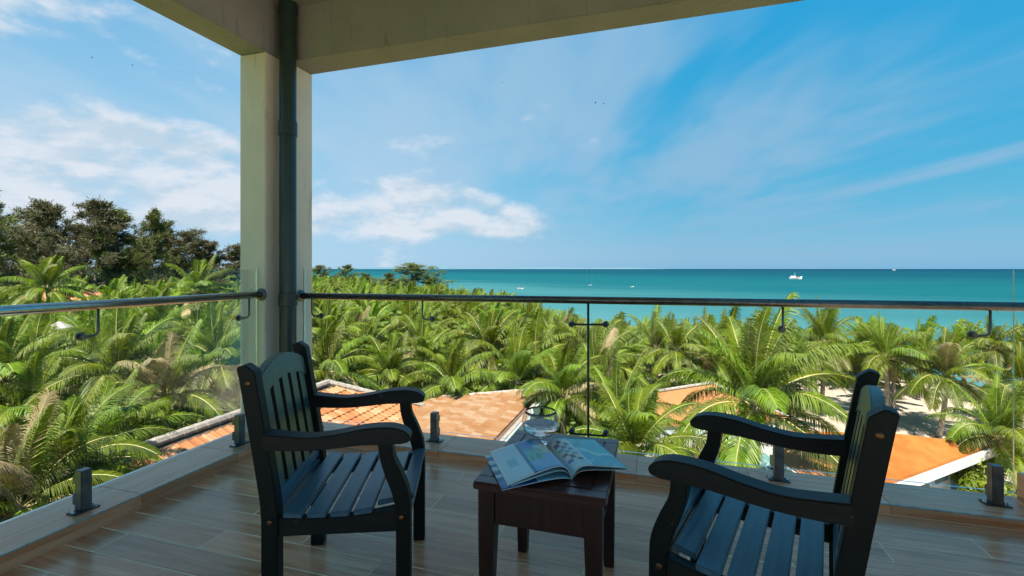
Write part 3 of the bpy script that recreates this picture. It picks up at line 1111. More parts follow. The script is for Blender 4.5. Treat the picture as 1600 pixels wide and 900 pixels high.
for sx in (-1, 1):
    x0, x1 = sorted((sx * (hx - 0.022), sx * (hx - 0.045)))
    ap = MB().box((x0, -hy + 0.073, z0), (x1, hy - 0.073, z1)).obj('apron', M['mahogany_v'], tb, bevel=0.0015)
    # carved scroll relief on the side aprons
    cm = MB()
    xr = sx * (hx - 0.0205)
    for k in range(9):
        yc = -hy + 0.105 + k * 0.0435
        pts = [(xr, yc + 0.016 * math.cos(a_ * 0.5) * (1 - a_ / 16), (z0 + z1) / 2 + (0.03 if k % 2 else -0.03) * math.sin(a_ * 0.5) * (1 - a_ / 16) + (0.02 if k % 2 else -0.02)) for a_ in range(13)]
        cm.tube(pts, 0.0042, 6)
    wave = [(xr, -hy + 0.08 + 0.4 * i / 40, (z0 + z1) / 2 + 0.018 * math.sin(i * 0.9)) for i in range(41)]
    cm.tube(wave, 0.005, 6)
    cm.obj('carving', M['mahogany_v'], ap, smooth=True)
    # carved strip on the legs' outer side, seen edge-on next to the near leg

# ------------------------------------------------------------------ magazine
SP0 = Vector((2.079, -1.059, 0))           # spine, far end
SP1 = Vector((2.232, -1.315, 0))           # spine, near end
sdv = (SP1 - SP0).normalized()
plen = (SP1 - SP0).length
pr = Vector((-sdv.y, sdv.x, 0))            # towards the right page
mag = thing('magazine', 'open glossy magazine with blue holiday pictures lying on the table', 'magazine', (SP0 + SP1) / 2 + Vector((0, 0, TZ + 0.002)))


def arch(t_, h, sharp):
    return h * (1 - math.exp(-t_ / sharp)) * (1 - t_) ** 0.9 * 1.25


def hx_(c):
    c = c / 255.0
    return c / 12.92 if c < 0.04045 else ((c + 0.055) / 1.055) ** 2.4


def rgb(r, g, b):
    return (hx_(r) * 0.8, hx_(g) * 0.98, hx_(b) * 1.0, 1.0)


def lerp(a, b, s):
    s = max(0, min(1, s))
    return tuple(a[i] + (b[i] - a[i]) * s for i in range(4))


def left_print(s, t_):
    """s: 0 at the far end .. 1 near end; t_: 0 spine .. 1 outer edge"""
    nz = mnoise.noise(Vector((s * 6, t_ * 6, 1.3)))
    if t_ > 0.60:
        if 0.42 < s < 0.66 and 0.70 < t_ < 0.86:
            return rgb(150, 196, 206)
        if s < 0.04 or t_ > 0.97:
            return rgb(214, 226, 232)
        return rgb(196, 218, 230)
    if t_ > 0.54:
        return rgb(30, 120, 150)
    if s < 0.55:
        c_ = lerp(rgb(30, 110, 190), rgb(90, 180, 220), s / 0.5 + nz * 0.3)
        if s > 0.22 + 0.1 * nz and t_ < 0.34:
            c_ = lerp(rgb(150, 190, 200), rgb(228, 214, 150), (0.34 - t_) * 3 + nz * 0.4)
        if 0.36 < s < 0.55 and 0.26 < t_ < 0.5 and (int(t_ * 24) + int(s * 18)) % 3:
            c_ = rgb(90, 180, 140)
        return c_
    if s < 0.68 and t_ > 0.3:
        return rgb(60, 165, 150) if int(t_ * 30) % 3 else rgb(110, 190, 170)
    return lerp(rgb(150, 196, 226), rgb(90, 160, 215), s + nz * 0.4)


def right_print(s, t_):
    nz = mnoise.noise(Vector((s * 5, t_ * 5, 7.3)))
    if t_ < 0.36:
        if 0.12 < s < 0.80 and 0.05 < t_ < 0.32:
            i, j = int((s - 0.12) / 0.085), int((t_ - 0.05) / 0.09)
            h_ = (i * 7 + j * 5) % 6
            return [rgb(205, 205, 195), rgb(40, 95, 150), rgb(190, 205, 210), rgb(70, 150, 170), rgb(214, 200, 178), rgb(60, 80, 110)][h_]
        return rgb(178, 208, 218)
    if t_ < 0.38:
        return rgb(200, 220, 225)
    c_ = lerp(rgb(70, 185, 195), rgb(40, 150, 175), s + nz * 0.5)
    if abs(s - 0.45 - 0.3 * (t_ - 0.4) + nz * 0.12) < 0.06:
        c_ = rgb(165, 210, 205)
    if s > 0.8 and nz > 0.1:
        c_ = rgb(120, 200, 215)
    return c_


def page(name, side, width, h, sharp, zlift, fn, skew=0.0, thick=0.0016, droop=0.0):
    NS, NTt = 26, 34
    me = bpy.data.meshes.new(name)
    org = (SP0 + SP1) / 2
    vs, fs, cols = [], [], []
    for lay in (0, 1):
        for i in range(NS + 1):
            s = i / NS
            for j in range(NTt + 1):
                t_ = j / NTt
                hh = h * (0.9 + 0.2 * s)
                z = zlift + arch(t_, hh, sharp) + droop * t_ * t_ - lay * thick
                p = SP0 + sdv * (plen * s + skew * t_) + pr * (side * width * t_ * (1 - 0.10 * (hh / 0.05) * t_ * 0)) - org
                vs.append((p.x, p.y, z))
    n1 = (NS + 1) * (NTt + 1)
    for i in range(NS):
        for j in range(NTt):
            a = i * (NTt + 1) + j
            q = (a, a + NTt + 1, a + NTt + 2, a + 1)
            if side < 0:
                q = tuple(reversed(q))
            c_ = fn((i + 0.5) / NS, (j + 0.5) / NTt)
            fs.append(q)
            cols.append((c_, 0))
            fs.append(tuple(x + n1 for x in reversed(q)))
            cols.append((rgb(170, 195, 205), 0))
    def edge(a, b):
        fs.append((a, b, b + n1, a + n1))
        cols.append((rgb(200, 210, 214), 1))
    for i in range(NS):
        edge(i * (NTt + 1), (i + 1) * (NTt + 1))
        edge((i + 1) * (NTt + 1) + NTt, i * (NTt + 1) + NTt)
    for j in range(NTt):
        edge(j + 1, j)
        edge(NS * (NTt + 1) + j, NS * (NTt + 1) + j + 1)
    me.from_pydata(vs, [], fs)
    me.materials.append(M['print'])
    me.materials.append(M['paper'])
    ca = me.color_attributes.new('print', 'FLOAT_COLOR', 'CORNER')
    k = 0
    for p, (c_, mi) in zip(me.polygons, cols):
        p.material_index = mi
        p.use_smooth = mi == 0
        for _ in p.loop_indices:
            ca.data[k].color = c_
            k += 1
    return link(bpy.data.objects.new(name, me), mag)


def cover_print(s, t_):
    if t_ < 0.5:
        return rgb(150, 190, 210)
    return rgb(20, 90, 150) if (s * 5) % 1 > 0.45 else (rgb(190, 205, 205) if s < 0.7 else rgb(40, 120, 170))


page('cover_page', -1, 0.252, 0.012, 0.15, 0.003, cover_print, 0.022)
page('left_page', -1, 0.229, 0.047, 0.10, 0.0075, left_print, 0.0, 0.0032)
page('left_leaf', -1, 0.225, 0.034, 0.10, 0.004, lambda s, t_: rgb(150, 180, 195), 0.006)
page('right_page', 1, 0.213, 0.038, 0.10, 0.0075, right_print, 0.0, 0.003, 0.012)
page('right_leaf', 1, 0.214, 0.026, 0.10, 0.003, lambda s, t_: rgb(150, 180, 195), 0.004, 0.0016, 0.012)

# ------------------------------------------------------------------ goblet
gb = thing('wine_glass', 'round balloon wine glass with a pale drink, behind the magazine', 'glass', (2.046, -1.0, TZ + 0.003))
prof_o = [(0.001, 0.0), (0.036, 0.0), (0.037, 0.002), (0.012, 0.006), (0.006, 0.012), (0.006, 0.022), (0.020, 0.028), (0.044, 0.040), (0.062, 0.058), (0.070, 0.078), (0.071, 0.092), (0.067, 0.112), (0.060, 0.130), (0.055, 0.141)]
prof_o = [(r_ * 1.13 if z_ > 0.024 else r_, z_ * 0.95) for r_, z_ in prof_o]
prof_i = [(0.0535, 0.1415), (0.0582, 0.130), (0.0652, 0.112), (0.0692, 0.092), (0.0682, 0.078), (0.0602, 0.0585), (0.042, 0.0415), (0.019, 0.030), (0.0005, 0.028)]
prof_i = [((r_ + 0.0007) * 1.13 - 0.0002, z_ * 0.95) for r_, z_ in prof_i]
MB().lathe(prof_o + prof_i, 48).obj('bowl', M['goblet'], gb, smooth=True, fix=True)
prof_d = [(0.0005, 0.0285), (0.0188, 0.0305), (0.0416, 0.042), (0.0598, 0.059), (0.0676, 0.077), (0.0680, 0.079), (0.0672, 0.080), (0.0005, 0.080)]
prof_d = [(r_ * 1.13, z_ * 0.95 + 0.0004) for r_, z_ in prof_d]
MB().lathe(prof_d, 48).obj('drink', M['drink'], gb, smooth=False, fix=True)

# ================================================================== PALMS
WIND = Vector((0.85, 0.25, 0.0))


def frond_geo(az, el, L, droop, nleaf, wid, rng, wind=0.24, segs=12):
    """returns an MB-like list of verts/faces/material indices for one frond rooted at the origin"""
    mb = MB()
    d0 = Vector((math.cos(el) * math.cos(az), math.cos(el) * math.sin(az), math.sin(el)))
    sidev = Vector((-math.sin(az), math.cos(az), 0))
    P = [Vector((0, 0, 0))]
    D = []
    for i in range(segs):
        s = (i + 0.5) / segs
        d = d0 + Vector((0, 0, -1)) * droop * s ** 1.4 + WIND * wind * s ** 1.3
        d.normalize()
        D.append(d)
        P.append(P[-1] + d * (L / segs))
    D.append(D[-1])
    rad_ = [0.032 * (1 - 0.9 * i / segs) * (L / 3.6) + 0.004 for i in range(segs + 1)]
    mb.tube(P, rad_, 4, mi=1, cap=False)

    def pos(s):
        x = s * segs
        i = min(int(x), segs - 1)
        return P[i].lerp(P[i + 1], x - i), D[i].lerp(D[i + 1], x - i).normalized()
    for k in range(nleaf):
        s = 0.15 + 0.85 * (k + 0.5) / nleaf
        p, d = pos(s)
        nrm = sidev.cross(d)
        if nrm.z < 0 and abs(nrm.z) > 0.05 and el < 1.3:
            nrm = -nrm
        ll = L * 0.27 * (math.sin(math.pi * (0.14 + 0.80 * s)) ** 0.7) * rng.uniform(0.85, 1.1)
        for sg in (-1, 1):
            fwd_ = 0.50 + 0.45 * s
            l1 = (sidev * sg * 0.85 + d * fwd_ + nrm * 0.22 + WIND * wind * 0.45 + Vector((rng.uniform(-.12, .12), rng.uniform(-.12, .12), rng.uniform(-.2, .1)))).normalized()
            l2 = (l1 + Vector((0, 0, -1)) * rng.uniform(0.55, 1.25) + WIND * wind * 0.5).normalized()
            l3 = (l2 + Vector((0, 0, -1)) * rng.uniform(0.4, 1.1)).normalized()
            wv_ = d - l1 * d.dot(l1)
            if wv_.length < 1e-3:
                continue
            wv_ = wv_.normalized() * wid * (L / 3.6) * 0.5
            a = p
            b = a + l1 * ll * 0.4
            c = b + l2 * ll * 0.35
            e = c + l3 * ll * 0.3
            mb.add([a - wv_ * 0.7, a + wv_ * 0.7, b - wv_, b + wv_, c - wv_ * 0.75, c + wv_ * 0.75, e], [(0, 1, 3, 2), (2, 3, 5, 4), (4, 5, 6)], 0)
    return mb


NAZ = 14
ELS = [rad(80), rad(62), rad(42), rad(22), rad(2), rad(-22)]
DRP = [0.5, 0.85, 1.2, 1.4, 1.3, 0.9]
FR = {}
rng = random.Random(11)
for ia in range(NAZ):
    for ie, el in enumerate(ELS):
        g_ = frond_geo(2 * math.pi * ia / NAZ, el, 3.6, DRP[ie] * rng.uniform(0.85, 1.15), 112, 0.031, rng, segs=14)
        FR[ia, ie] = (g_, g_.mesh('frond', [M['frond'], M['rachis']]))


def frond_plan(rng, nf):
    """azimuth bin, elevation bin, z turn, scale, dry?"""
    out_ = []
    az = rng.random() * 6.28
    for k in range(nf):
        az += 2.39996 + rng.uniform(-0.15, 0.15)
        q = (k + 0.5) / nf
        e = rad(86) - rad(104) * q ** 1.12 + rng.uniform(-0.1, 0.1)
        ie = min(range(len(ELS)), key=lambda i: abs(ELS[i] - e))
        a = az % (2 * math.pi)
        ia = int(round(a / (2 * math.pi) * NAZ)) % NAZ
        out_.append((ia, ie, rng.uniform(-0.22, 0.22), rng.uniform(0.86, 1.1) * (0.86 if q < 0.12 else 1.0), 1 if (q > 0.93 and rng.random() < 0.30) else (2 if q > 0.68 and rng.random() < 0.6 else 0)))
    return out_


def trunk_mesh(lean, rng, h=1.0, r=0.13):
    mb = MB()
    n = 14
    pts, rr = [], []
    for i in range(n + 1):
        s = i / n
        pts.append((lean * math.sin(s * 1.5) * h, lean * 0.3 * s * s * h, s * h))
        rr.append(r * (1.35 - 0.55 * s if s < 0.25 else 1.21 - 0.33 * s) * (1 + 0.03 * (-1) ** i))
    mb.tube(pts, rr, 10)
    return mb


# small stump of fibres under the crown, shared
hb = MB()
r2 = random.Random(5)
hb.lathe([(0.10, -0.55), (0.15, -0.35), (0.17, -0.12), (0.13, 0.12), (0.04, 0.4)], 9)
HEART = hb.mesh('crown_heart', M['trunk'], smooth=True)

# coconuts
nut = MB()
nut.lathe([(0.01, -0.13), (0.08, -0.1), (0.115, 0.0), (0.085, 0.09), (0.01, 0.13)], 8)
M['nut'] = plain('green coconut', (0.16, 0.17, 0.03), (0.28, 0.24, 0.06), 6, 0.5, 0.4)
NUT = nut.mesh('coconut', M['nut'], smooth=True)


def ground_z(x, y):
    d = shore_dist(x, y)
    s = max(0.0, min(1.0, (d + 6) / 22.0))
    s = s * s * (3 - 2 * s)
    return (SZ - 2.6) + (GZ - SZ + 2.6) * s


def palm(label, pos, scale, seed, nf=24, group=None, lean=None, nuts=0, dry=0.0):
    """pos: where the crown's heart is; the trunk stands on the ground below it"""
    rg = random.Random(seed)
    gz = ground_z(pos.x, pos.y) - 0.1
    h = pos.z - gz
    lean = rg.uniform(-0.10, 0.16) if lean is None else lean
    ln = lean * math.sin(1.5) * h
    root = thing('palm_tree', label, 'palm tree', (pos.x - ln, pos.y - lean * 0.3 * h, gz), 0, group)
    tr_ = trunk_mesh(lean, rg, h, 0.125 * scale ** 0.5)
    tr_.obj('trunk', M['trunk'], root, smooth=True)
    hp = Vector((ln, lean * 0.3 * h, h))
    inst('crown_heart', HEART, root, hp, None, scale)
    for (ia, ie, rz, sc_, kind) in frond_plan(rg, nf):
        o = inst('frond', FR[ia, ie][1], root, hp + Vector((0, 0, 0.05 * scale)), (0, 0, rz), sc_ * scale)
        if kind == 0 and rg.random() < dry:
            kind = 1
        if kind:
            o.material_slots[0].link = 'OBJECT'
            o.material_slots[0].material = M['frond_dry'] if kind == 1 else M['frond_dark']
            if kind == 1:
                o['label'] = 'dry straw-coloured frond'
    for k in range(nuts):
        a = 6.28 * k / max(1, nuts) + rg.random()
        inst('coconut', NUT, root, hp + Vector((0.24 * math.cos(a), 0.24 * math.sin(a), -0.22 - 0.12 * (k % 2))) * 1.0, (0.3, 0.2, a), scale)
    return root


# merged crowns for the distant palms (each still an object of its own)
def crown_mesh(seed, nf):
    rg = random.Random(seed)
    mb = MB()
    for (ia, ie, rz, sc_, kind) in frond_plan(rg, nf):
        g_ = CR[ia, ie]
        R = Matrix.Rotation(rz, 4, 'Z') @ Matrix.Scale(sc_, 4)
        b = len(mb.v)
        mb.v += [tuple(R @ Vector(p)) for p in g_.v]
        mb.f += [tuple(i + b for i in q) for q in g_.f]
        mb.m += [(2 if kind == 1 else (3 if kind == 2 else 0)) if x == 0 else 1 for x in g_.m]
    return mb.mesh('crown', [M['frond'], M['rachis'], M['frond_dry'], M['frond_dark']])


CR = {}
for ia in range(NAZ):
    for ie, el in enumerate(ELS):
        CR[ia, ie] = frond_geo(2 * math.pi * ia / NAZ, el, 3.6, DRP[ie] * rng.uniform(0.85, 1.15), 44, 0.07, rng, segs=9)
CROWNS = [crown_mesh(100 + i, 22 + i % 4) for i in range(8)]
TRUNKS = [trunk_mesh(l_, rng, 1.0, 0.12).mesh('trunk', M['trunk'], smooth=True) for l_ in (0.0,)]


def far_palm(label, pos, scale, k, group):
    gz = ground_z(pos.x, pos.y) - 0.1
    h = pos.z - gz
    root = thing('palm_tree', label, 'palm tree', (pos.x, pos.y, gz), 0, group)
    inst('trunk', TRUNKS[0], root, (0, 0, 0), None, (scale, scale, h))
    inst('crown', CROWNS[k % len(CROWNS)], root, (0, 0, h), (0, 0, rng.uniform(-0.3, 0.3)), scale)
    return root


NEAR = [
    # u, v of the heart, distance, scale, seed, label, lean, dry
    (1181, 640, 15.2, 1.0, 21, 'large coconut palm with broad green fronds rising behind the right armchair', 0.03, 0.0),
    (1288, 538, 30, 0.82, 22, 'coconut palm against the sea, above and right of the large palm behind the armchair', 0.05, 0.0),
    (1385, 562, 28, 0.78, 23, 'coconut palm directly above the back of the right armchair', -0.05, 0.0),
    (1478, 592, 26, 0.78, 24, 'coconut palm with leaning trunk on the sand above the right orange roof', 0.12, 0.05),
    (1562, 690, 18.5, 0.74, 25, 'young coconut palm with tall upright fronds near the right edge of the photo', 0.0, 0.0),
    (1026, 548, 31, 0.78, 26, 'coconut palm right of the joint bar, just under the sea line', 0.0, 0.0),
    (935, 611, 21, 0.74, 27, 'coconut palm behind the joint bar with upright fronds and straw-coloured old ones', 0.02, 0.12),
    (992, 712, 11.5, 0.58, 28, 'low bushy palm just beyond the front kerb, right of the side table', 0.0, 0.0),
    (968, 655, 17.5, 0.63, 29, 'mid-sized palm just right of the lower cross arm of the joint bar', 0.0, 0.0),
    (808, 600, 23, 0.78, 30, 'coconut palm directly above the right end of the bleached roof', 0.04, 0.05),
    (706, 607, 23, 0.78, 31, 'coconut palm directly above the left end of the bleached roof', -0.04, 0.0),
    (512, 582, 21, 0.74, 32, 'coconut palm just right of the column, behind the clay tiled roof', 0.02, 0.08),
    (610, 590, 25, 0.74, 33, 'coconut palm above the far arm of the left armchair', 0.0, 0.0),
    (75, 455, 35, 0.84, 34, 'tall slender coconut palm at the far left, fronds swept right by the wind', 0.015, 0.0),
    (311, 459, 37, 0.82, 35, 'tall coconut palm just left of the column, rising above the glass edge', 0.02, 0.05),
    (240, 525, 25, 0.78, 36, 'coconut palm below the left handrail, midway between its hook and the column', 0.05, 0.05),
    (262, 624, 15.5, 0.68, 37, 'palm with drooping straw-coloured fronds over the clay roof left of the column', 0.03, 0.45),
    (156, 716, 13.2, 0.70, 38, 'big close palm with dense upright fronds just beyond the left glass', 0.0, 0.0),
    (96, 742, 10.6, 0.60, 39, 'close palm with arching fronds beside the nearer left clamp post', 0.0, 0.0),
    (30, 800, 9.2, 0.56, 40, 'close palm with grey-green fronds in the lower left corner', 0.0, 0.25),
    (52, 655, 16.5, 0.68, 41, 'spreading palm under the left handrail at the left edge', 0.0, 0.0),
    (185, 590, 18, 0.76, 42, 'full green palm above the big close palm on the left', 0.03, 0.0),
    (340, 570, 20, 0.76, 43, 'green palm left of the column, above its neighbour with straw-coloured fronds', -0.02, 0.0),
    (6, 600, 17, 0.78, 44, 'palm at the left edge just below the handrail', 0.0, 0.0),
    (158, 568, 22, 0.74, 45, 'palm just below the left hook bracket', 0.0, 0.08),
    (660, 540, 34, 0.78, 46, 'palm in the middle grove, above the palm over the bleached roof', 0.0, 0.05),
    (755, 548, 32, 0.78, 47, 'palm in the middle grove, centred under the front handrail', 0.0, 0.05),
    (870, 545, 33, 0.78, 48, 'palm left of the upper cross arm of the joint bar', 0.0, 0.05),
    (560, 530, 36, 0.78, 49, 'palm right of the column, second row behind the clay roof', 0.0, 0.05),
    (1110, 560, 29, 0.78, 50, 'palm left of the large palm, under the sea line', 0.0, 0.0),
    (880, 620, 19, 0.62, 51, 'palm behind the wine glass, left of the joint bar', 0.0, 0.1),
    (1240, 575, 27, 0.7, 52, 'palm half hidden behind the right side of the large palm', 0.0, 0.05),
    (1440, 560, 33, 0.66, 53, 'small palm between the two palms above the right armchair', 0.0, 0.0),
    (1600, 600, 27, 0.7, 54, 'palm cut off by the right edge of the photo', 0.0, 0.0),
]
near_xy = []
for (u, v, d, s, seed, lab, lean, dry) in NEAR:
    p = at(u, v, d)
    near_xy.append((p.x, p.y, d))
    palm(lab, p, s, seed, 26 if d < 20 else 24, 'coconut palms nearest the balcony', lean, 5 if d < 26 else 0, dry)

# the grove behind them: scattered over the land that the photograph shows
ROOF_BOX = [(-12.5, 1, -1.0, 18.5), (4.5, 17, 13, 28), (6, 12, 17, 23)]
pts_all = [(x, y) for x, y, _ in near_xy]
rng = random.Random(77)
count = 0
tries = 0
while count < 258 and tries < 90000:
    tries += 1
    d = 24 + 116 * rng.random() ** 1.25
    u = rng.uniform(-40, 1640)
    p = at(u, 420, d)
    sd = shore_dist(p.x, p.y)
    if sd < 7 + (6 if u > 900 else 0):
        continue
    if u > 1180 and d < 30:
        continue
    if 990 < u < 1260 and d < 27:
        continue
    if u < 480 and d > 62:
        continue
    if any(x0 < p.x < x1 and y0 < p.y < y1 for x0, y0, x1, y1 in ROOF_BOX):
        continue
    mind = 2.7 + d * 0.012
    if any((p.x - x) ** 2 + (p.y - y) ** 2 < mind ** 2 for x, y in pts_all):
        continue
    hz = -3.5 + rng.uniform(-1.1, 0.7) + (0.5 if u < 480 else 0.0) + max(0.0, (d - 60) * 0.008)
    sc_ = rng.choice((rng.uniform(0.60, 0.78), rng.uniform(0.74, 0.98)))
    # the sea shows above the grove on the right: palms there are lower
    lim = (486 + (u > 240) * 6 if d < 40 else 432) if u < 480 else (428 + (u - 480) * 0.10 if u < 780 else (458 + (u - 780) * 0.36 if u < 900 else 506))
    ztop = 1.25 - (lim + rng.uniform(0, 14) - 420) / FPX * d
    hz = min(hz, ztop - 2.2 * sc_)
    if hz - ground_z(p.x, p.y) < 1.2:
        continue
    pts_all.append((p.x, p.y))
    far_palm('coconut palm in the dense grove behind the nearest palms', Vector((p.x, p.y, hz)), sc_, rng.randrange(99), 'palms of the distant grove')
    count += 1


# ================================================================== CASUARINAS
def casuarina_mesh(seed, H, wid, nclump):
    """returns (trunk MB, crown MB)"""
    rg = random.Random(seed)
    tr_ = MB()
    cr = MB()
    bend = rg.uniform(-0.05, 0.08)
    def axis(s):
        return Vector((bend * H * s * s, 0.03 * H * math.sin(s * 3 + seed), H * s))
    tr_.tube([axis(i / 12) for i in range(12)], [0.30 * (1 - 0.85 * i / 12) + 0.03 for i in range(12)], 7)
    tips = []
    for k in range(nclump):
        s = 0.16 + 0.84 * ((k + rg.random()) / nclump)
        a = rg.random() * 6.283
        reach = wid * (0.30 + 0.9 * math.sin(math.pi * min(1, 0.1 + 0.86 * s)) ** 0.9) * (1.05 - 0.66 * s) * rg.uniform(0.2, 1.45)
        b = axis(s * 0.93)
        rise = reach * rg.uniform(0.25, 0.95)
        e = b + Vector((math.cos(a) * reach, math.sin(a) * reach, rise))
        mdl = b.lerp(e, 0.55) + Vector((0, 0, -0.08 * reach))
        tr_.tube([b, mdl, e], [0.055 * (1.2 - s), 0.035, 0.012], 4, cap=False)
        for q in range(5):
            f = 0.45 + 0.55 * q / 4
            c = b.lerp(e, f) + Vector((rg.gauss(0, .25), rg.gauss(0, .25), rg.gauss(0, .2)))
            tips.append((c, Vector((math.cos(a), math.sin(a), 0.9)), 0.26 + 0.34 * rg.random()))
    for c, dr, sz in tips:
        for q in range(44):
            o = Vector((rg.gauss(0, 1), rg.gauss(0, 1), rg.gauss(0, 0.8))) * sz * 0.62
            p = c + o
            d = (dr * 0.6 + Vector((rg.uniform(-1, 1), rg.uniform(-1, 1), rg.uniform(-0.6, 1.0)))).normalized()
            L = rg.uniform(0.38, 0.85)
            sd_ = d.cross(Vector((rg.uniform(-1, 1), rg.uniform(-1, 1), rg.uniform(-1, 1))))
            if sd_.length < 1e-3:
                continue
            sd_ = sd_.normalized() * rg.uniform(0.03, 0.062)
            m_ = p + d * L * 0.5 + Vector((0, 0, 0.02))
            t_ = p + d * L + Vector((0, 0, -0.10))
            cr.add([p - sd_ * 0.5, p + sd_ * 0.5, m_ + sd_, m_ - sd_, t_], [(0, 1, 2, 3), (3, 2, 4)])
    return tr_.mesh('trunk', M['bark'], smooth=True), cr.mesh('crown', M['needle'])


CAS = [casuarina_mesh(s, 20, w_, n_) for s, w_, n_ in ((1, 4.6, 66), (2, 5.4, 70), (3, 4.0, 58), (4, 5.8, 66), (5, 5.0, 68))]
CASP = [
    # u of the trunk, v of the top, distance, width factor, mesh, label
    (-18, 283, 70, 1.0, 0, 'casuarina with bare lower trunk at the left edge of the photo'),
    (48, 318, 78, 1.0, 3, 'broad casuarina, second from the left edge'),
    (92, 302, 74, 1.0, 1, 'feathery casuarina behind the slender coconut palm'),
    (150, 300, 70, 1.15, 4, 'tall grey-brown casuarina with two heads, left of the middle of the row'),
    (188, 312, 72, 0.9, 2, 'casuarina leaning against the tall grey-brown one, on its right'),
    (238, 312, 72, 0.7, 2, 'narrow spiky dark green casuarina in the middle of the row'),
    (262, 335, 80, 1.0, 0, 'casuarina just right of the narrow spiky one'),
    (300, 352, 82, 1.0, 3, 'rounded olive casuarina, third from the column'),
    (335, 366, 86, 0.95, 1, 'olive casuarina, second from the column'),
    (372, 374, 88, 0.9, 4, 'small casuarina touching the left edge of the column'),
    (120, 345, 84, 1.2, 3, 'low bushy casuarina filling the gap behind the taller ones on the left'),
    (215, 362, 84, 1.2, 0, 'low dark casuarina behind the gap left of the spiky one'),
    (20, 345, 86, 1.2, 1, 'low casuarina behind the two leftmost ones'),
    (500, 412, 150, 0.9, 3, 'far dark casuarina just right of the column, under the horizon clouds'),
    (537, 410, 152, 0.8, 1, 'far dark casuarina, second right of the column'),
    (642, 408, 118, 1.5, 3, 'spiky grey-green casuarina standing alone against the sea'),
    (612, 424, 120, 1.0, 0, 'small spiky casuarina left of the lone one against the sea'),
    (672, 428, 122, 1.0, 2, 'small spiky casuarina right of the lone one against the sea'),
    (575, 425, 150, 0.9, 0, 'low far casuarina between the dark pair and the lone one'),
]
for i, (u, v, d, wf, k, lab) in enumerate(CASP):
    p = at(u, v, d)
    gz = ground_z(p.x, p.y)
    h = p.z - gz
    root = thing('casuarina_tree', lab, 'tree', (p.x, p.y, gz), 0, 'casuarinas beyond the palms')
    rz = rng.uniform(0, 6.28)
    s = (wf * (1.0 if d < 100 else 0.95), wf * (1.0 if d < 100 else 0.95), h / 20.6)
    inst('trunk', CAS[k][0], root, None, (0, 0, rz), s)
    o = inst('crown', CAS[k][1], root, None, (0, 0, rz), s)
    if k in (0, 2) or d > 110:
        o.material_slots[0].link = 'OBJECT'
        o.material_slots[0].material = M['needle_green']


# ================================================================== SHRUBS AND UNDERGROWTH
def leaf_blob(mb, c, r, n, rg, size=0.10, flat=0.75):
    for _ in range(n):
        v = Vector((rg.gauss(0, 1), rg.gauss(0, 1), rg.gauss(0, 1)))
        v.normalize()
        v *= r * (0.55 + 0.5 * rg.random())
        v.z *= flat
        p = c + v
        nrm = (v.normalized() + Vector((rg.uniform(-.8, .8), rg.uniform(-.8, .8), rg.uniform(-.2, 1.0)))).normalized()
        a = nrm.orthogonal().normalized()
        a.rotate(Matrix.Rotation(rg.random() * 6.28, 3, nrm))
        b = nrm.cross(a)
        s = size * rg.uniform(0.6, 1.4)
        mb.add([p - a * s, p + b * s * 0.45, p + a * s, p - b * s * 0.45], [(0, 1, 2, 3)])


def shrub(label, p, r, seed, group, mname='shrub', n=1500, size=0.11):
    rg = random.Random(seed)
    root = thing('shrub', label, 'shrub', p, 0, group)
    mb = MB()
    st = MB()
    for k in range(9):
        a = rg.random() * 6.28
        c = Vector((math.cos(a) * r * 0.6 * rg.random(), math.sin(a) * r * 0.6 * rg.random(), r * (0.45 + 0.45 * rg.random())))
        leaf_blob(mb, c, r * rg.uniform(0.32, 0.5), n // 9, rg, size)
        st.tube([(0, 0, 0), c * 0.5 + Vector((0, 0, 0.1)), c], [0.03, 0.02, 0.008], 4)
    st.obj('stem', M['bark'], root)
    mb.obj('foliage', M[mname], root)


for i, (u, v, d, r, lab) in enumerate([
        (1508, 768, 19.0, 1.2, 'bright green rounded shrub left of the rightmost clamp post'),
        (1545, 752, 20.5, 1.1, 'bright yellow-green shrub behind the rightmost clamp post'),
        (1592, 758, 19.5, 1.2, 'bright green shrub right of the rightmost clamp post'),
        (1530, 782, 17.5, 0.9, 'low yellow-green shrub nearest the kerb, beside the white wall')]):
    p = at(u, v, d)
    shrub(lab, (p.x, p.y, GZ + 0.3), r * 1.45, 60 + i, 'bright shrubs by the beach')

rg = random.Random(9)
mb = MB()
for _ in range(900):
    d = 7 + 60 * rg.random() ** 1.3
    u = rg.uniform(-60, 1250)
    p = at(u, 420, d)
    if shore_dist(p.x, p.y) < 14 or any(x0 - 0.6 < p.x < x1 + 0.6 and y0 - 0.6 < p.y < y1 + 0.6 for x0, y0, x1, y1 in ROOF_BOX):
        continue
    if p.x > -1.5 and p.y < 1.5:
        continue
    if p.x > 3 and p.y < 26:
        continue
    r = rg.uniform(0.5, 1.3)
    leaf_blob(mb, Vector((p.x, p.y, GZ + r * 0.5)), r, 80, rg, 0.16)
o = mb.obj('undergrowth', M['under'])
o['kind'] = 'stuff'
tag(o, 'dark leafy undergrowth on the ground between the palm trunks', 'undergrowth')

# ================================================================== ROOFS AND HOUSES BELOW
TILE_N = 0


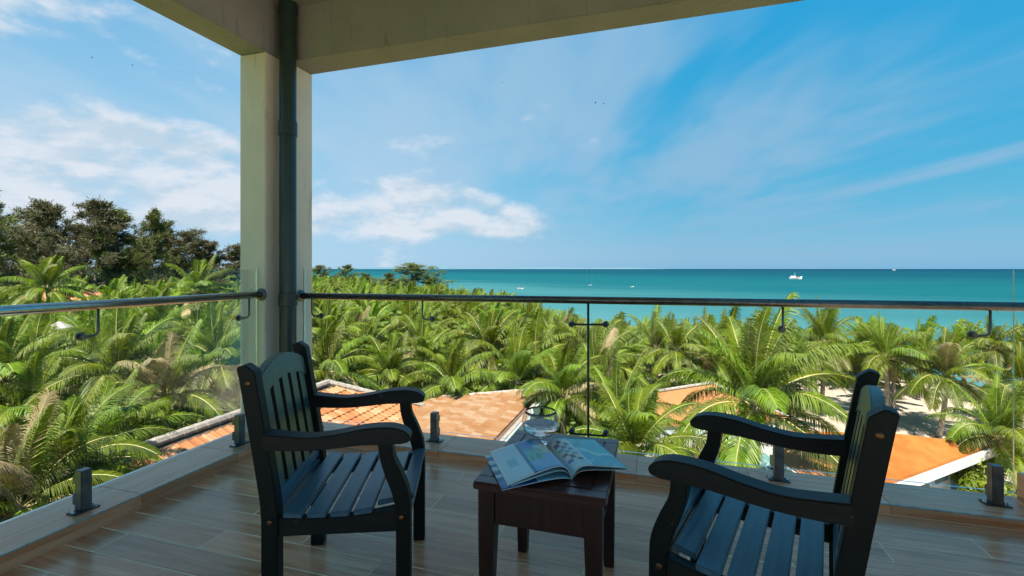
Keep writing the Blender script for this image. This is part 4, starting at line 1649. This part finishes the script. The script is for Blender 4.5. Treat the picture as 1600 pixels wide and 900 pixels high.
def tiled_plane(parent, o0, ex, ey, L, Wd, tl, tw, mname, lip=0.05, barrel=True, limit=300, inside=None, key=None):
    """tiles laid on the plane from o0; ex = unit vector along the eave, ey = unit vector up the slope"""
    nz = ex.cross(ey).normalized()
    if nz.z < 0:
        nz = -nz
    if barrel:
        # curved tile: half-round hump plus flat channel
        prof = [(0.0, 0.0), (0.06, 0.045), (0.25, 0.085), (0.45, 0.045), (0.52, 0.0), (0.78, -0.012), (1.0, 0.0)]
        vs = [Vector((q * tw, 0, h * tw * 2.0)) for q, h in prof] + [Vector((q * tw, tl * 1.08, h * tw * 2.0 - 0.0)) for q, h in prof]
        n = len(prof)
        vs2 = []
        for i, q in enumerate(vs):
            vs2.append((q.x, q.y, q.z + (0.045 if i < n else 0.0)))
        base_ = [(q[0], q[1], q[2] - 0.03) for q in vs2[:n]]
        fs = [(i, i + 1, n + i + 1, n + i) for i in range(n - 1)]
        fs += [(2 * n + i, 2 * n + i + 1, i + 1, i) for i in range(n - 1)]
        vs2 += base_
    else:
        g_ = 0.008
        vs2 = [(g_, 0, 0.03), (tw - g_, 0, 0.03), (tw - g_, tl * 1.05, 0.006), (g_, tl * 1.05, 0.006), (g_, 0, 0.0), (tw - g_, 0, 0.0)]
        fs = [(0, 1, 2, 3), (4, 5, 1, 0), (5, 2, 1), (4, 0, 3)]
    R = Matrix((ex, ey, nz)).transposed()
    cells = []
    ni, nj = int(L / tw), int(Wd / tl)
    for j in range(nj):
        for i in range(ni):
            x = i * tw + (0.5 * tw if (j % 2 and not barrel) else 0)
            y = j * tl
            c = o0 + ex * (x + tw / 2) + ey * (y + tl / 2)
            if inside is None or inside(c):
                cells.append((x, y, c))
    cells.sort(key=lambda q: (q[2] - CAMP).length if key is None else key(q[2]))
    me = bpy.data.meshes.new('roof_tile')
    me.from_pydata(vs2, [], fs)
    me.materials.append(M[mname])
    rg = random.Random(int(L * 100))
    rest = MB()
    eul = R.to_euler()
    for k, (x, y, c) in enumerate(cells):
        p = o0 + ex * x + ey * y + nz * rg.uniform(0, 0.008)
        if k < limit:
            o = inst('roof_tile', me, parent, p - parent.location, (eul.x, eul.y, eul.z + rg.uniform(-0.012, 0.012)))
        else:
            rest.add([R @ Vector(q) + p - parent.location for q in vs2], fs)
    if rest.v:
        o = rest.obj('roof_tiles', M[mname], parent)
        o['kind'] = 'stuff'


def ridge(parent, a, b, r, mname='mortar'):
    mb = MB()
    n = max(2, int((b - a).length / 0.35))
    rg = random.Random(3)
    for i in range(n):
        p, q = a.lerp(b, i / n), a.lerp(b, (i + 1.06) / n)
        mb.tube([p - parent.location, q - parent.location], [r * 1.12, r * 0.95], 8)
    return mb.obj('ridge_tiles', M[mname], parent)


# clay tiled villa roof (left, behind the column)
r1 = thing('villa', 'house with weathered orange clay tile roof, behind the column and left armchair', 'house', (-9.7, 9.0, GZ))
RZ, EZ = -3.2, -4.6
yn, yf, ye = 1.5, 12.9, 15.5
slope = Vector((-2.7, 0, 1.4))
ey = slope.normalized()
MB().hexa([(x - r1.location.x, y - r1.location.y, z - GZ) for x, y, z in ((-12.3, yn, EZ - 0.15), (-7.1, yn, EZ - 0.15), (-7.1, ye - 0.3, EZ - 0.15), (-12.3, ye - 0.3, EZ - 0.15))],
          [(x - r1.location.x, y - r1.location.y, z - GZ) for x, y, z in ((-9.75, yn, RZ - 0.08), (-9.65, yn, RZ - 0.08), (-9.65, yf - 0.1, RZ - 0.08), (-9.75, yf - 0.1, RZ - 0.08))]).obj('roof_deck', M['roof_under'], r1)
MB().box((-2.2, yn - 9.0 + 0.4, 0), (2.2, ye - 9.0 - 0.8, EZ - GZ - 0.16)).obj('wall', M['house_wall'], r1)


def in1(c):
    # right-hand slope, cut by the far hip
    k = (c.x + 9.7) / 2.7
    return c.y < yf + k * (ye - yf) - 0.05


tiled_plane(r1, Vector((-7.0, yn, EZ)), Vector((0, 1, 0)), ey, ye - yn, slope.length, 0.34, 0.26, 'tile_clay', inside=in1,
            key=lambda c: abs(c.y - 11.5) + abs(c.x + 8.2))
ridge(r1, Vector((-9.7, yn, RZ + 0.04)), Vector((-9.7, yf, RZ + 0.04)), 0.12)
ridge(r1, Vector((-9.7, yf, RZ + 0.04)), Vector((-7.0, ye, EZ + 0.06)), 0.11)
MB().box((-7.02 + 9.7, yn - 9.0, EZ - GZ - 0.17), (-6.97 + 9.7, ye - 9.0, EZ - GZ - 0.02)).obj('fascia', M['roof_under'], r1)

# bleached low-pitched roof (middle)
r2_ = thing('pavilion', 'building with broad bleached orange tile roof and pale green edge board', 'house', (-4.2, 13.0, GZ))
zl, zh = -4.6, -3.85
x0, x1, y0, y1 = -6.75, -1.75, 5.5, 17.0
ex2, ey2 = Vector((0, 1, 0)), Vector((x1 - x0, 0, zh - zl)).normalized()
wd = Vector((x1 - x0, 0, zh - zl)).length


def rel2(x, y, z):
    return (x - r2_.location.x, y - r2_.location.y, z - GZ)


MB().hexa([rel2(x0, y0, zl - 0.2), rel2(x1, y0, zh - 0.2), rel2(x1, y1, zh - 0.2), rel2(x0, y1, zl - 0.2)],
          [rel2(x0, y0, zl - 0.02), rel2(x1, y0, zh - 0.02), rel2(x1, y1, zh - 0.02), rel2(x0, y1, zl - 0.02)]).obj('roof_deck', M['roof_under'], r2_)
MB().hexa([rel2(x0 + 0.5, y0 + 0.5, GZ), rel2(x1 - 0.5, y0 + 0.5, GZ), rel2(x1 - 0.5, y1 - 0.5, GZ), rel2(x0 + 0.5, y1 - 0.5, GZ)],
          [rel2(x0 + 0.5, y0 + 0.5, zl - 0.14), rel2(x1 - 0.5, y0 + 0.5, zh - 0.28), rel2(x1 - 0.5, y1 - 0.5, zh - 0.28), rel2(x0 + 0.5, y1 - 0.5, zl - 0.14)]).obj('wall', M['house_wall'], r2_)
tiled_plane(r2_, Vector((x0, y0, zl)), ex2, ey2, y1 - y0, wd, 0.42, 0.32, 'tile_pale', barrel=False, key=lambda c: abs(c.y - 13.5) + 0.6 * abs(c.x + 3.2))
MB().hexa([rel2(x1 + 0.01, y0, zh - 0.28), rel2(x1 + 0.07, y0, zh - 0.28), rel2(x1 + 0.07, y1 + 0.05, zh - 0.28), rel2(x1 + 0.01, y1 + 0.05, zh - 0.28)],
          [rel2(x1 + 0.01, y0, zh + 0.06), rel2(x1 + 0.07, y0, zh + 0.06), rel2(x1 + 0.07, y1 + 0.05, zh + 0.06), rel2(x1 + 0.01, y1 + 0.05, zh + 0.06)]).obj('edge_board', M['teal_board'], r2_)
ridge(r2_, Vector((x0, y1, zl + 0.03)), Vector((x1, y1, zh + 0.03)), 0.09)
ridge(r2_, Vector((x1 - 0.08, y0, zh + 0.03)), Vector((x1 - 0.08, y1, zh + 0.03)), 0.08)


def roof_house(name, label, top_poly, mname, wall_inset, wall_h_below, board, extra=None, thick=0.16):
    """low building whose roof is a polygon of 3-D corners (counter-clockwise seen from above)"""
    c = sum((Vector(p) for p in top_poly), Vector()) / len(top_poly)
    root = thing(name, label, 'house', (c.x, c.y, GZ))
    rel = [Vector(p) - root.location for p in top_poly]
    n = len(rel)
    mb = MB()
    dn = Vector((0, 0, -thick))
    vs = [p for p in rel] + [p + dn for p in rel]
    mb.add(vs, [tuple(range(n)), tuple(range(2 * n - 1, n - 1, -1))] + [(n + i, n + (i + 1) % n, (i + 1) % n, i) for i in range(n)])
    mb.obj('roof', M[mname], root, fix=True)
    cc = Vector((0, 0, 0))
    ins = [Vector((p.x * wall_inset, p.y * wall_inset, p.z - thick - 0.01)) for p in rel]
    mb = MB()
    mb.add(ins + [Vector((p.x, p.y, 0)) for p in ins], [tuple(range(n))] + [(n + i, n + (i + 1) % n, (i + 1) % n, i) for i in range(n)])
    mb.obj('wall', M['house_wall'], root, fix=True)
    for (a, b) in board:
        pa, pb = rel[a], rel[b]
        d = (pb - pa).normalized()
        outw = Vector((d.y, -d.x, 0)).normalized()
        mb = MB()
        q = [pa + outw * 0.012, pb + outw * 0.012, pb + outw * 0.07, pa + outw * 0.07]
        mb.hexa([p + Vector((0, 0, -0.30)) for p in reversed(q)], [p + Vector((0, 0, 0.045)) for p in reversed(q)])
        mb.obj('edge_board', M['white'], root, fix=True)
    return root


# orange roof behind the large palm
A = [at(1020, 662, 21.6), at(1232, 652, 22.6), at(1112, 599, 24.6), at(1028, 612, 23.2)]
rh3 = roof_house('bungalow', 'house with orange roof half hidden behind the large palm', [tuple(p) for p in A], 'roof_orange', 0.86, 2, [])
ridge(rh3, A[3] + Vector((0, 0, 0.03)), A[2] + Vector((0, 0, 0.03)), 0.08)
ridge(rh3, A[2] + Vector((0, 0, 0.03)), A[1] + Vector((0, 0, 0.03)), 0.07)
# orange roof on the right, with white edge boards
P1 = Vector((15.2, 20.3, -5.6)); P2 = Vector((9.8, 15.2, -5.6)); P3 = Vector((8.35, 15.3, -5.85)); P4 = Vector((6.9, 17.1, -5.75)); P5 = Vector((7.2, 17.9, -5.0)); P6 = Vector((11.4, 18.7, -5.0))
rh4 = roof_house('bungalow', 'house with smooth orange roof and white eaves at the lower right', [P2, P1, P6, P5, P4, P3], 'roof_orange', 0.62, 2, [(0, 1), (5, 0), (4, 5)])
# louvre window band and sill on the lit wall under the white eave
dW = (P1 - P2).normalized()
oW = Vector((dW.y, -dW.x, 0)).normalized()
cen = rh4.location.copy(); cen.z = 0
b0 = Vector((P2.x, P2.y, 0)) ; b1 = Vector((P1.x, P1.y, 0))
w0 = (b0 - cen) * 0.62; w1 = (b1 - cen) * 0.62
for k in range(3):
    a_ = w0.lerp(w1, 0.10 + 0.30 * k); b_ = w0.lerp(w1, 0.34 + 0.30 * k)
    q = [a_ + oW * 0.05, b_ + oW * 0.05, b_ - oW * 0.02, a_ - oW * 0.02]
    fr4 = MB().hexa([p + Vector((0, 0, 1.05)) for p in q], [p + Vector((0, 0, 1.75)) for p in q]).obj('window', M['white'], rh4, fix=True)
    a2_, b2_ = a_.lerp(b_, 0.05), a_.lerp(b_, 0.95)
    q = [a2_ + oW * 0.056, b2_ + oW * 0.056, b2_ + oW * 0.03, a2_ + oW * 0.03]
    MB().hexa([p + Vector((0, 0, 1.12)) for p in q], [p + Vector((0, 0, 1.68)) for p in q]).obj('pane', M['window'], fr4, fix=True)

# rusty lower roof with a white gutter and a row of balusters (seen under the right armchair's far arm)
A = [at(1262, 752, 15.6), at(1330, 752, 15.4), at(1322, 706, 16.8), at(1222, 692, 17.6), at(1205, 712, 17.0)]
rh5 = roof_house('shed', 'low shed with rusty orange roof, white gutter and dark balusters', [tuple(p) for p in A], 'rust', 0.85, 1, [(4, 0), (0, 1)], thick=0.1)
bal = MB()
pa, pb = A[4] - rh5.location, A[0] - rh5.location
for i in range(26):
    p = pa.lerp(pb, (i + 0.5) / 26) + Vector((0, 0, -0.30))
    bal.tube([p + Vector((0, 0, -0.45)), p], 0.022, 5)
o = bal.obj('balusters', M['black_metal'], rh5)
o['kind'] = 'stuff'

# service roof with air conditioners, railing and a sheet
slab_c = at(1140, 715, 19.5)
SRZ = slab_c.z - 0.05
sr = thing('service_building', 'flat concrete service building below the large palm', 'building', (slab_c.x, slab_c.y, GZ))
hgt = SRZ - GZ
MB().box((-4.2, -1.4, hgt - 0.18), (2.6, 2.6, hgt)).obj('roof_slab', M['concrete'], sr, bevel=0.01)
MB().box((-4.0, -1.2, 0), (2.4, 2.4, hgt - 0.181)).obj('wall', M['house_wall'], sr)
MB().box((-4.2, -1.4, hgt + 0.001), (2.6, -1.25, hgt + 0.16)).obj('parapet', M['mortar'], sr)


def ac_unit(label, p, rz):
    a_ = thing('outdoor_unit', label, 'air conditioner', p, rz, 'air conditioner units on the service roof')
    MB().box((-0.42, -0.16, 0.06), (0.42, 0.16, 0.64)).obj('casing', M['metal_white'], a_, bevel=0.015)
    mb = MB()
    for r_ in (0.06, 0.12, 0.18, 0.23):
        pts = [(-0.10 + r_ * math.cos(k * math.pi / 12), -0.170, 0.35 + r_ * math.sin(k * math.pi / 12)) for k in range(25)]
        mb.tube(pts, 0.006, 4, cap=False)
    mb.obj('fan_grille', M['black_metal'], a_)
    MB().tube([(-0.10, -0.1605, 0.35), (-0.10, -0.164, 0.35)], 0.235, 24).obj('fan_opening', M['black_metal'], a_)
    for sx in (-0.3, 0.3):
        MB().box((sx - 0.03, -0.18, 0.0), (sx + 0.03, 0.18, 0.059)).obj('foot', M['black_metal'], a_)


for i, (u, v, lab) in enumerate(((1133, 716, 'white air conditioner unit on the service roof, left of the other'), (1160, 722, 'white air conditioner unit on the service roof, right of the other'))):
    p = at(u, v, 19.2 - 0.2 * i)
    ac_unit(lab, (p.x, p.y, SRZ), rad(14))


def railing(label, a, b, h, n):
    a, b = Vector(a), Vector(b)
    root = thing('metal_railing', label, 'railing', a)
    d = b - a
    for zz in (0.08, h):
        MB().tube([(0, 0, zz), d + Vector((0, 0, zz))], 0.025, 6).obj('rail', M['black_metal'], root)
    for i in range(n):
        p = d * (i / (n - 1))
        MB().tube([p, p + Vector((0, 0, h))], 0.017, 5).obj('bar', M['black_metal'], root)


q0, q1 = at(1050, 700, 19.6), at(1090, 712, 19.0)
railing('dark metal railing at the left end of the service roof', (q0.x - 1.0, q0.y, SRZ), (q1.x, q1.y - 0.2, SRZ), 1.0, 12)
q0, q1 = at(1195, 690, 20.5), at(1245, 695, 20.2)
railing('dark metal railing behind the trunk of the large palm', (q0.x - 1.2, q0.y + 0.4, SRZ), (q1.x - 0.5, q1.y + 0.4, SRZ), 0.95, 12)
# crumpled sheet
mb = MB()
vs, fs = [], []
cb = at(1185, 722, 18.7)
for j in range(13):
    for i in range(13):
        x, y = (i / 12 - 0.5) * 1.3, (j / 12 - 0.5) * 1.2
        e = max(0, 1 - (x / 0.65) ** 2) * max(0, 1 - (y / 0.6) ** 2)
        vs.append((x, y, 0.02 + e * 0.55 + 0.12 * mnoise.noise(Vector((x * 4, y * 4, 2)))))
for j in range(12):
    for i in range(12):
        fs.append((j * 13 + i, j * 13 + i + 1, (j + 1) * 13 + i + 1, (j + 1) * 13 + i))
vs = [(x, y, max(z, 0.015)) for x, y, z in vs]
nb_ = len(vs)
rim = [i for i in range(13)] + [13 * j + 12 for j in range(1, 13)] + [12 * 13 + i for i in range(11, -1, -1)] + [13 * j for j in range(11, 0, -1)]
vs += [(vs[i][0], vs[i][1], 0.0) for i in rim]
fs += [(rim[k], nb_ + k, nb_ + (k + 1) % len(rim), rim[(k + 1) % len(rim)]) for k in range(len(rim))]
o = mb.add(vs, fs).obj('cover_sheet', M['blue_tarp'], fix=True)
o.location = (cb.x, cb.y, SRZ)
tag(o, 'faded blue-green cover sheet over a heap on the service roof', 'cover sheet')

# distant white house with a red roof, far left
hp = at(104, 474, 50)
hh = thing('house', 'distant white house with red tile roof seen through the left glass', 'house', (hp.x, hp.y, GZ), rad(25))
top_z = at(122, 462, 50).z - GZ
MB().box((-3.0, -2.2, 0), (3.0, 2.2, top_z - 0.35)).obj('wall', M['white'], hh)
rf = MB().add([(-3.5, -2.7, top_z - 0.35), (3.5, -2.7, top_z - 0.35), (3.5, 2.7, top_z - 0.35), (-3.5, 2.7, top_z - 0.35), (-1.6, 0, top_z + 0.75), (1.6, 0, top_z + 0.75)],
              [(0, 1, 5, 4), (1, 2, 5), (2, 3, 4, 5), (3, 0, 4), (3, 2, 1, 0)]).obj('roof', M['red_roof'], hh)
for sx in (-1.8, 0.2, 1.9):
    wf_ = MB().box((sx - 0.5, -2.25, top_z - 1.75), (sx + 0.5, -2.201, top_z - 0.75)).obj('window', M['white'], hh)
    MB().box((sx - 0.42, -2.262, top_z - 1.68), (sx + 0.42, -2.251, top_z - 0.82)).obj('pane', M['window'], wf_)

# thatched shelters in the garden
def hut(label, u, v, d, r, hgt_):
    p = at(u, v, d)
    t_ = thing('thatched_hut', label, 'hut', (p.x, p.y, GZ), 0, 'grey thatched huts')
    zt = p.z - GZ
    mb = MB()
    prof = [(0.02, zt), (r * 0.3, zt - hgt_ * 0.22), (r * 0.62, zt - hgt_ * 0.55), (r, zt - hgt_), (r * 0.97, zt - hgt_ - 0.15), (r * 0.55, zt - hgt_ * 0.62), (0.02, zt - 0.2)]
    mb.lathe(prof, 26)
    rg_ = random.Random(u)
    mb.v = [(x * (1 + 0.04 * rg_.uniform(-1, 1)), y * (1 + 0.04 * rg_.uniform(-1, 1)), z + 0.05 * rg_.uniform(-1, 1)) for x, y, z in mb.v]
    mb.obj('thatch_roof', M['thatch'], t_, smooth=True)
    for k in range(6):
        a = k * 1.047
        MB().tube([(r * 0.75 * math.cos(a), r * 0.75 * math.sin(a), 0), (r * 0.75 * math.cos(a), r * 0.75 * math.sin(a), zt - hgt_ * 0.72)], 0.07, 6).obj('post', M['bark'], t_)


hut('grey thatched hut among the palms below the left handrail', 92, 503, 30, 1.9, 1.2)
hut('smaller grey thatched hut to the right of the larger one, beside the hook bracket', 128, 508, 31, 1.1, 0.9)


# ================================================================== BOATS AND BIRDS
def boat(label, u, v, length, heading, kind):
    d = (CAMP.z - SZ) * FPX / (v - 420)
    p = at(u, v, d)
    t_ = thing('boat', label, 'boat', (p.x, p.y, SZ), heading, 'boats on the bay')
    L = length
    mb = MB()
    st = [(-0.5, 0.75, 0.16), (-0.3, 1.0, 0.12), (0.1, 1.0, 0.12), (0.35, 0.62, 0.16), (0.5, 0.05, 0.24)]
    vs, fs = [], []
    bw_ = L * 0.14
    for (x, wy, z) in st:
        vs += [(x * L, -bw_ * wy, z * L), (x * L, bw_ * wy, z * L), (x * L * 0.9, bw_ * wy * 0.5, -0.02 * L), (x * L * 0.9, -bw_ * wy * 0.5, -0.02 * L)]
    for i in range(len(st) - 1):
        a, b = 4 * i, 4 * i + 4
        fs += [(a + k, a + (k + 1) % 4, b + (k + 1) % 4, b + k) for k in range(4)]
    fs += [(0, 3, 2, 1), (16, 17, 18, 19)]
    mb.add(vs, fs).obj('hull', M['hull'], t_, fix=True)
    if kind > 0:
        MB().box((-0.36 * L, -bw_ * 0.6, 0.125 * L), (-0.02 * L, bw_ * 0.6, 0.24 * L)).obj('cabin', M['hull'], t_, bevel=0.01 * L)
        MB().box((0.0 * L, -bw_ * 0.55, 0.125 * L), (0.24 * L, bw_ * 0.55, 0.17 * L)).obj('deck_load', M['hull_red'], t_, bevel=0.008 * L)
        MB().tube([(-0.05 * L, 0, 0.2 * L), (-0.05 * L, 0, 0.5 * L)], 0.008 * L, 6).obj('mast', M['metal_white'], t_)
    else:
        MB().box((-0.2 * L, -bw_ * 0.5, 0.10 * L), (0.05 * L, bw_ * 0.5, 0.22 * L)).obj('cabin', M['hull_red'], t_)


boat('white fishing boat with reddish deck on the bay, the largest one', 1243, 436, 13.5, rad(10), 1)
boat('tiny pale boat near the horizon, upper right of the bay', 1397, 422.6, 24, rad(20), 1)
boat('small pale boat on the bay above the left part of the front handrail', 813, 451.5, 3.4, rad(5), 0)
boat('small pale boat on the bay just right of the joint between the glass panels', 988, 449, 3.0, rad(60), 0)
boat('tiny boat on the bay at the joint between the glass panels', 922, 446, 2.6, rad(30), 0)


def bird(label, u, v, d, span, heading, flap):
    p = at(u, v, d)
    t_ = thing('bird', label, 'bird', p, heading, 'birds in the sky')
    mb = MB().tube([(-0.5 * span * 0.45, 0, 0), (-0.1 * span, 0, 0.01 * span), (0.12 * span, 0, 0.012 * span), (0.24 * span, 0, 0)], [0.01 * span, 0.045 * span, 0.04 * span, 0.006 * span], 8)
    mb.obj('body', M['bird'], t_, smooth=True)
    for s in (-1, 1):
        mb = MB()
        a = [(0.1 * span, s * 0.03 * span, 0.02 * span), (-0.08 * span, s * 0.03 * span, 0.02 * span), (-0.04 * span, s * 0.25 * span, (0.02 + flap) * span), (0.13 * span, s * 0.25 * span, (0.02 + flap) * span), (-0.06 * span, s * 0.5 * span, (0.02 + flap * 0.7) * span)]
        b = [(x, y, z - 0.008 * span) for x, y, z in a]
        mb.add(a + b, [(0, 1, 2, 3), (3, 2, 4), (8, 7, 6, 5), (9, 7, 8), (0, 3, 8, 5), (1, 6, 7, 2), (2, 7, 9, 4), (3, 4, 9, 8)])
        mb.obj('wing', M['bird'], t_, fix=True)


bird('dark bird in the upper left sky, left of the other one', 144, 90, 60, 0.55, 0.4, 0.10)
bird('dark bird in the upper left sky, right of the other one', 207, 102, 60, 0.5, 0.5, 0.06)
bird('dark bird over the bay, left one of the close pair', 930, 161, 60, 0.62, 0.3, 0.12)
bird('dark bird over the bay, right one of the close pair', 943, 162, 60, 0.5, 0.35, 0.08)
bird('tiny dark bird high over the bay, below the front beam', 785, 129, 75, 0.4, 0.3, 0.08)
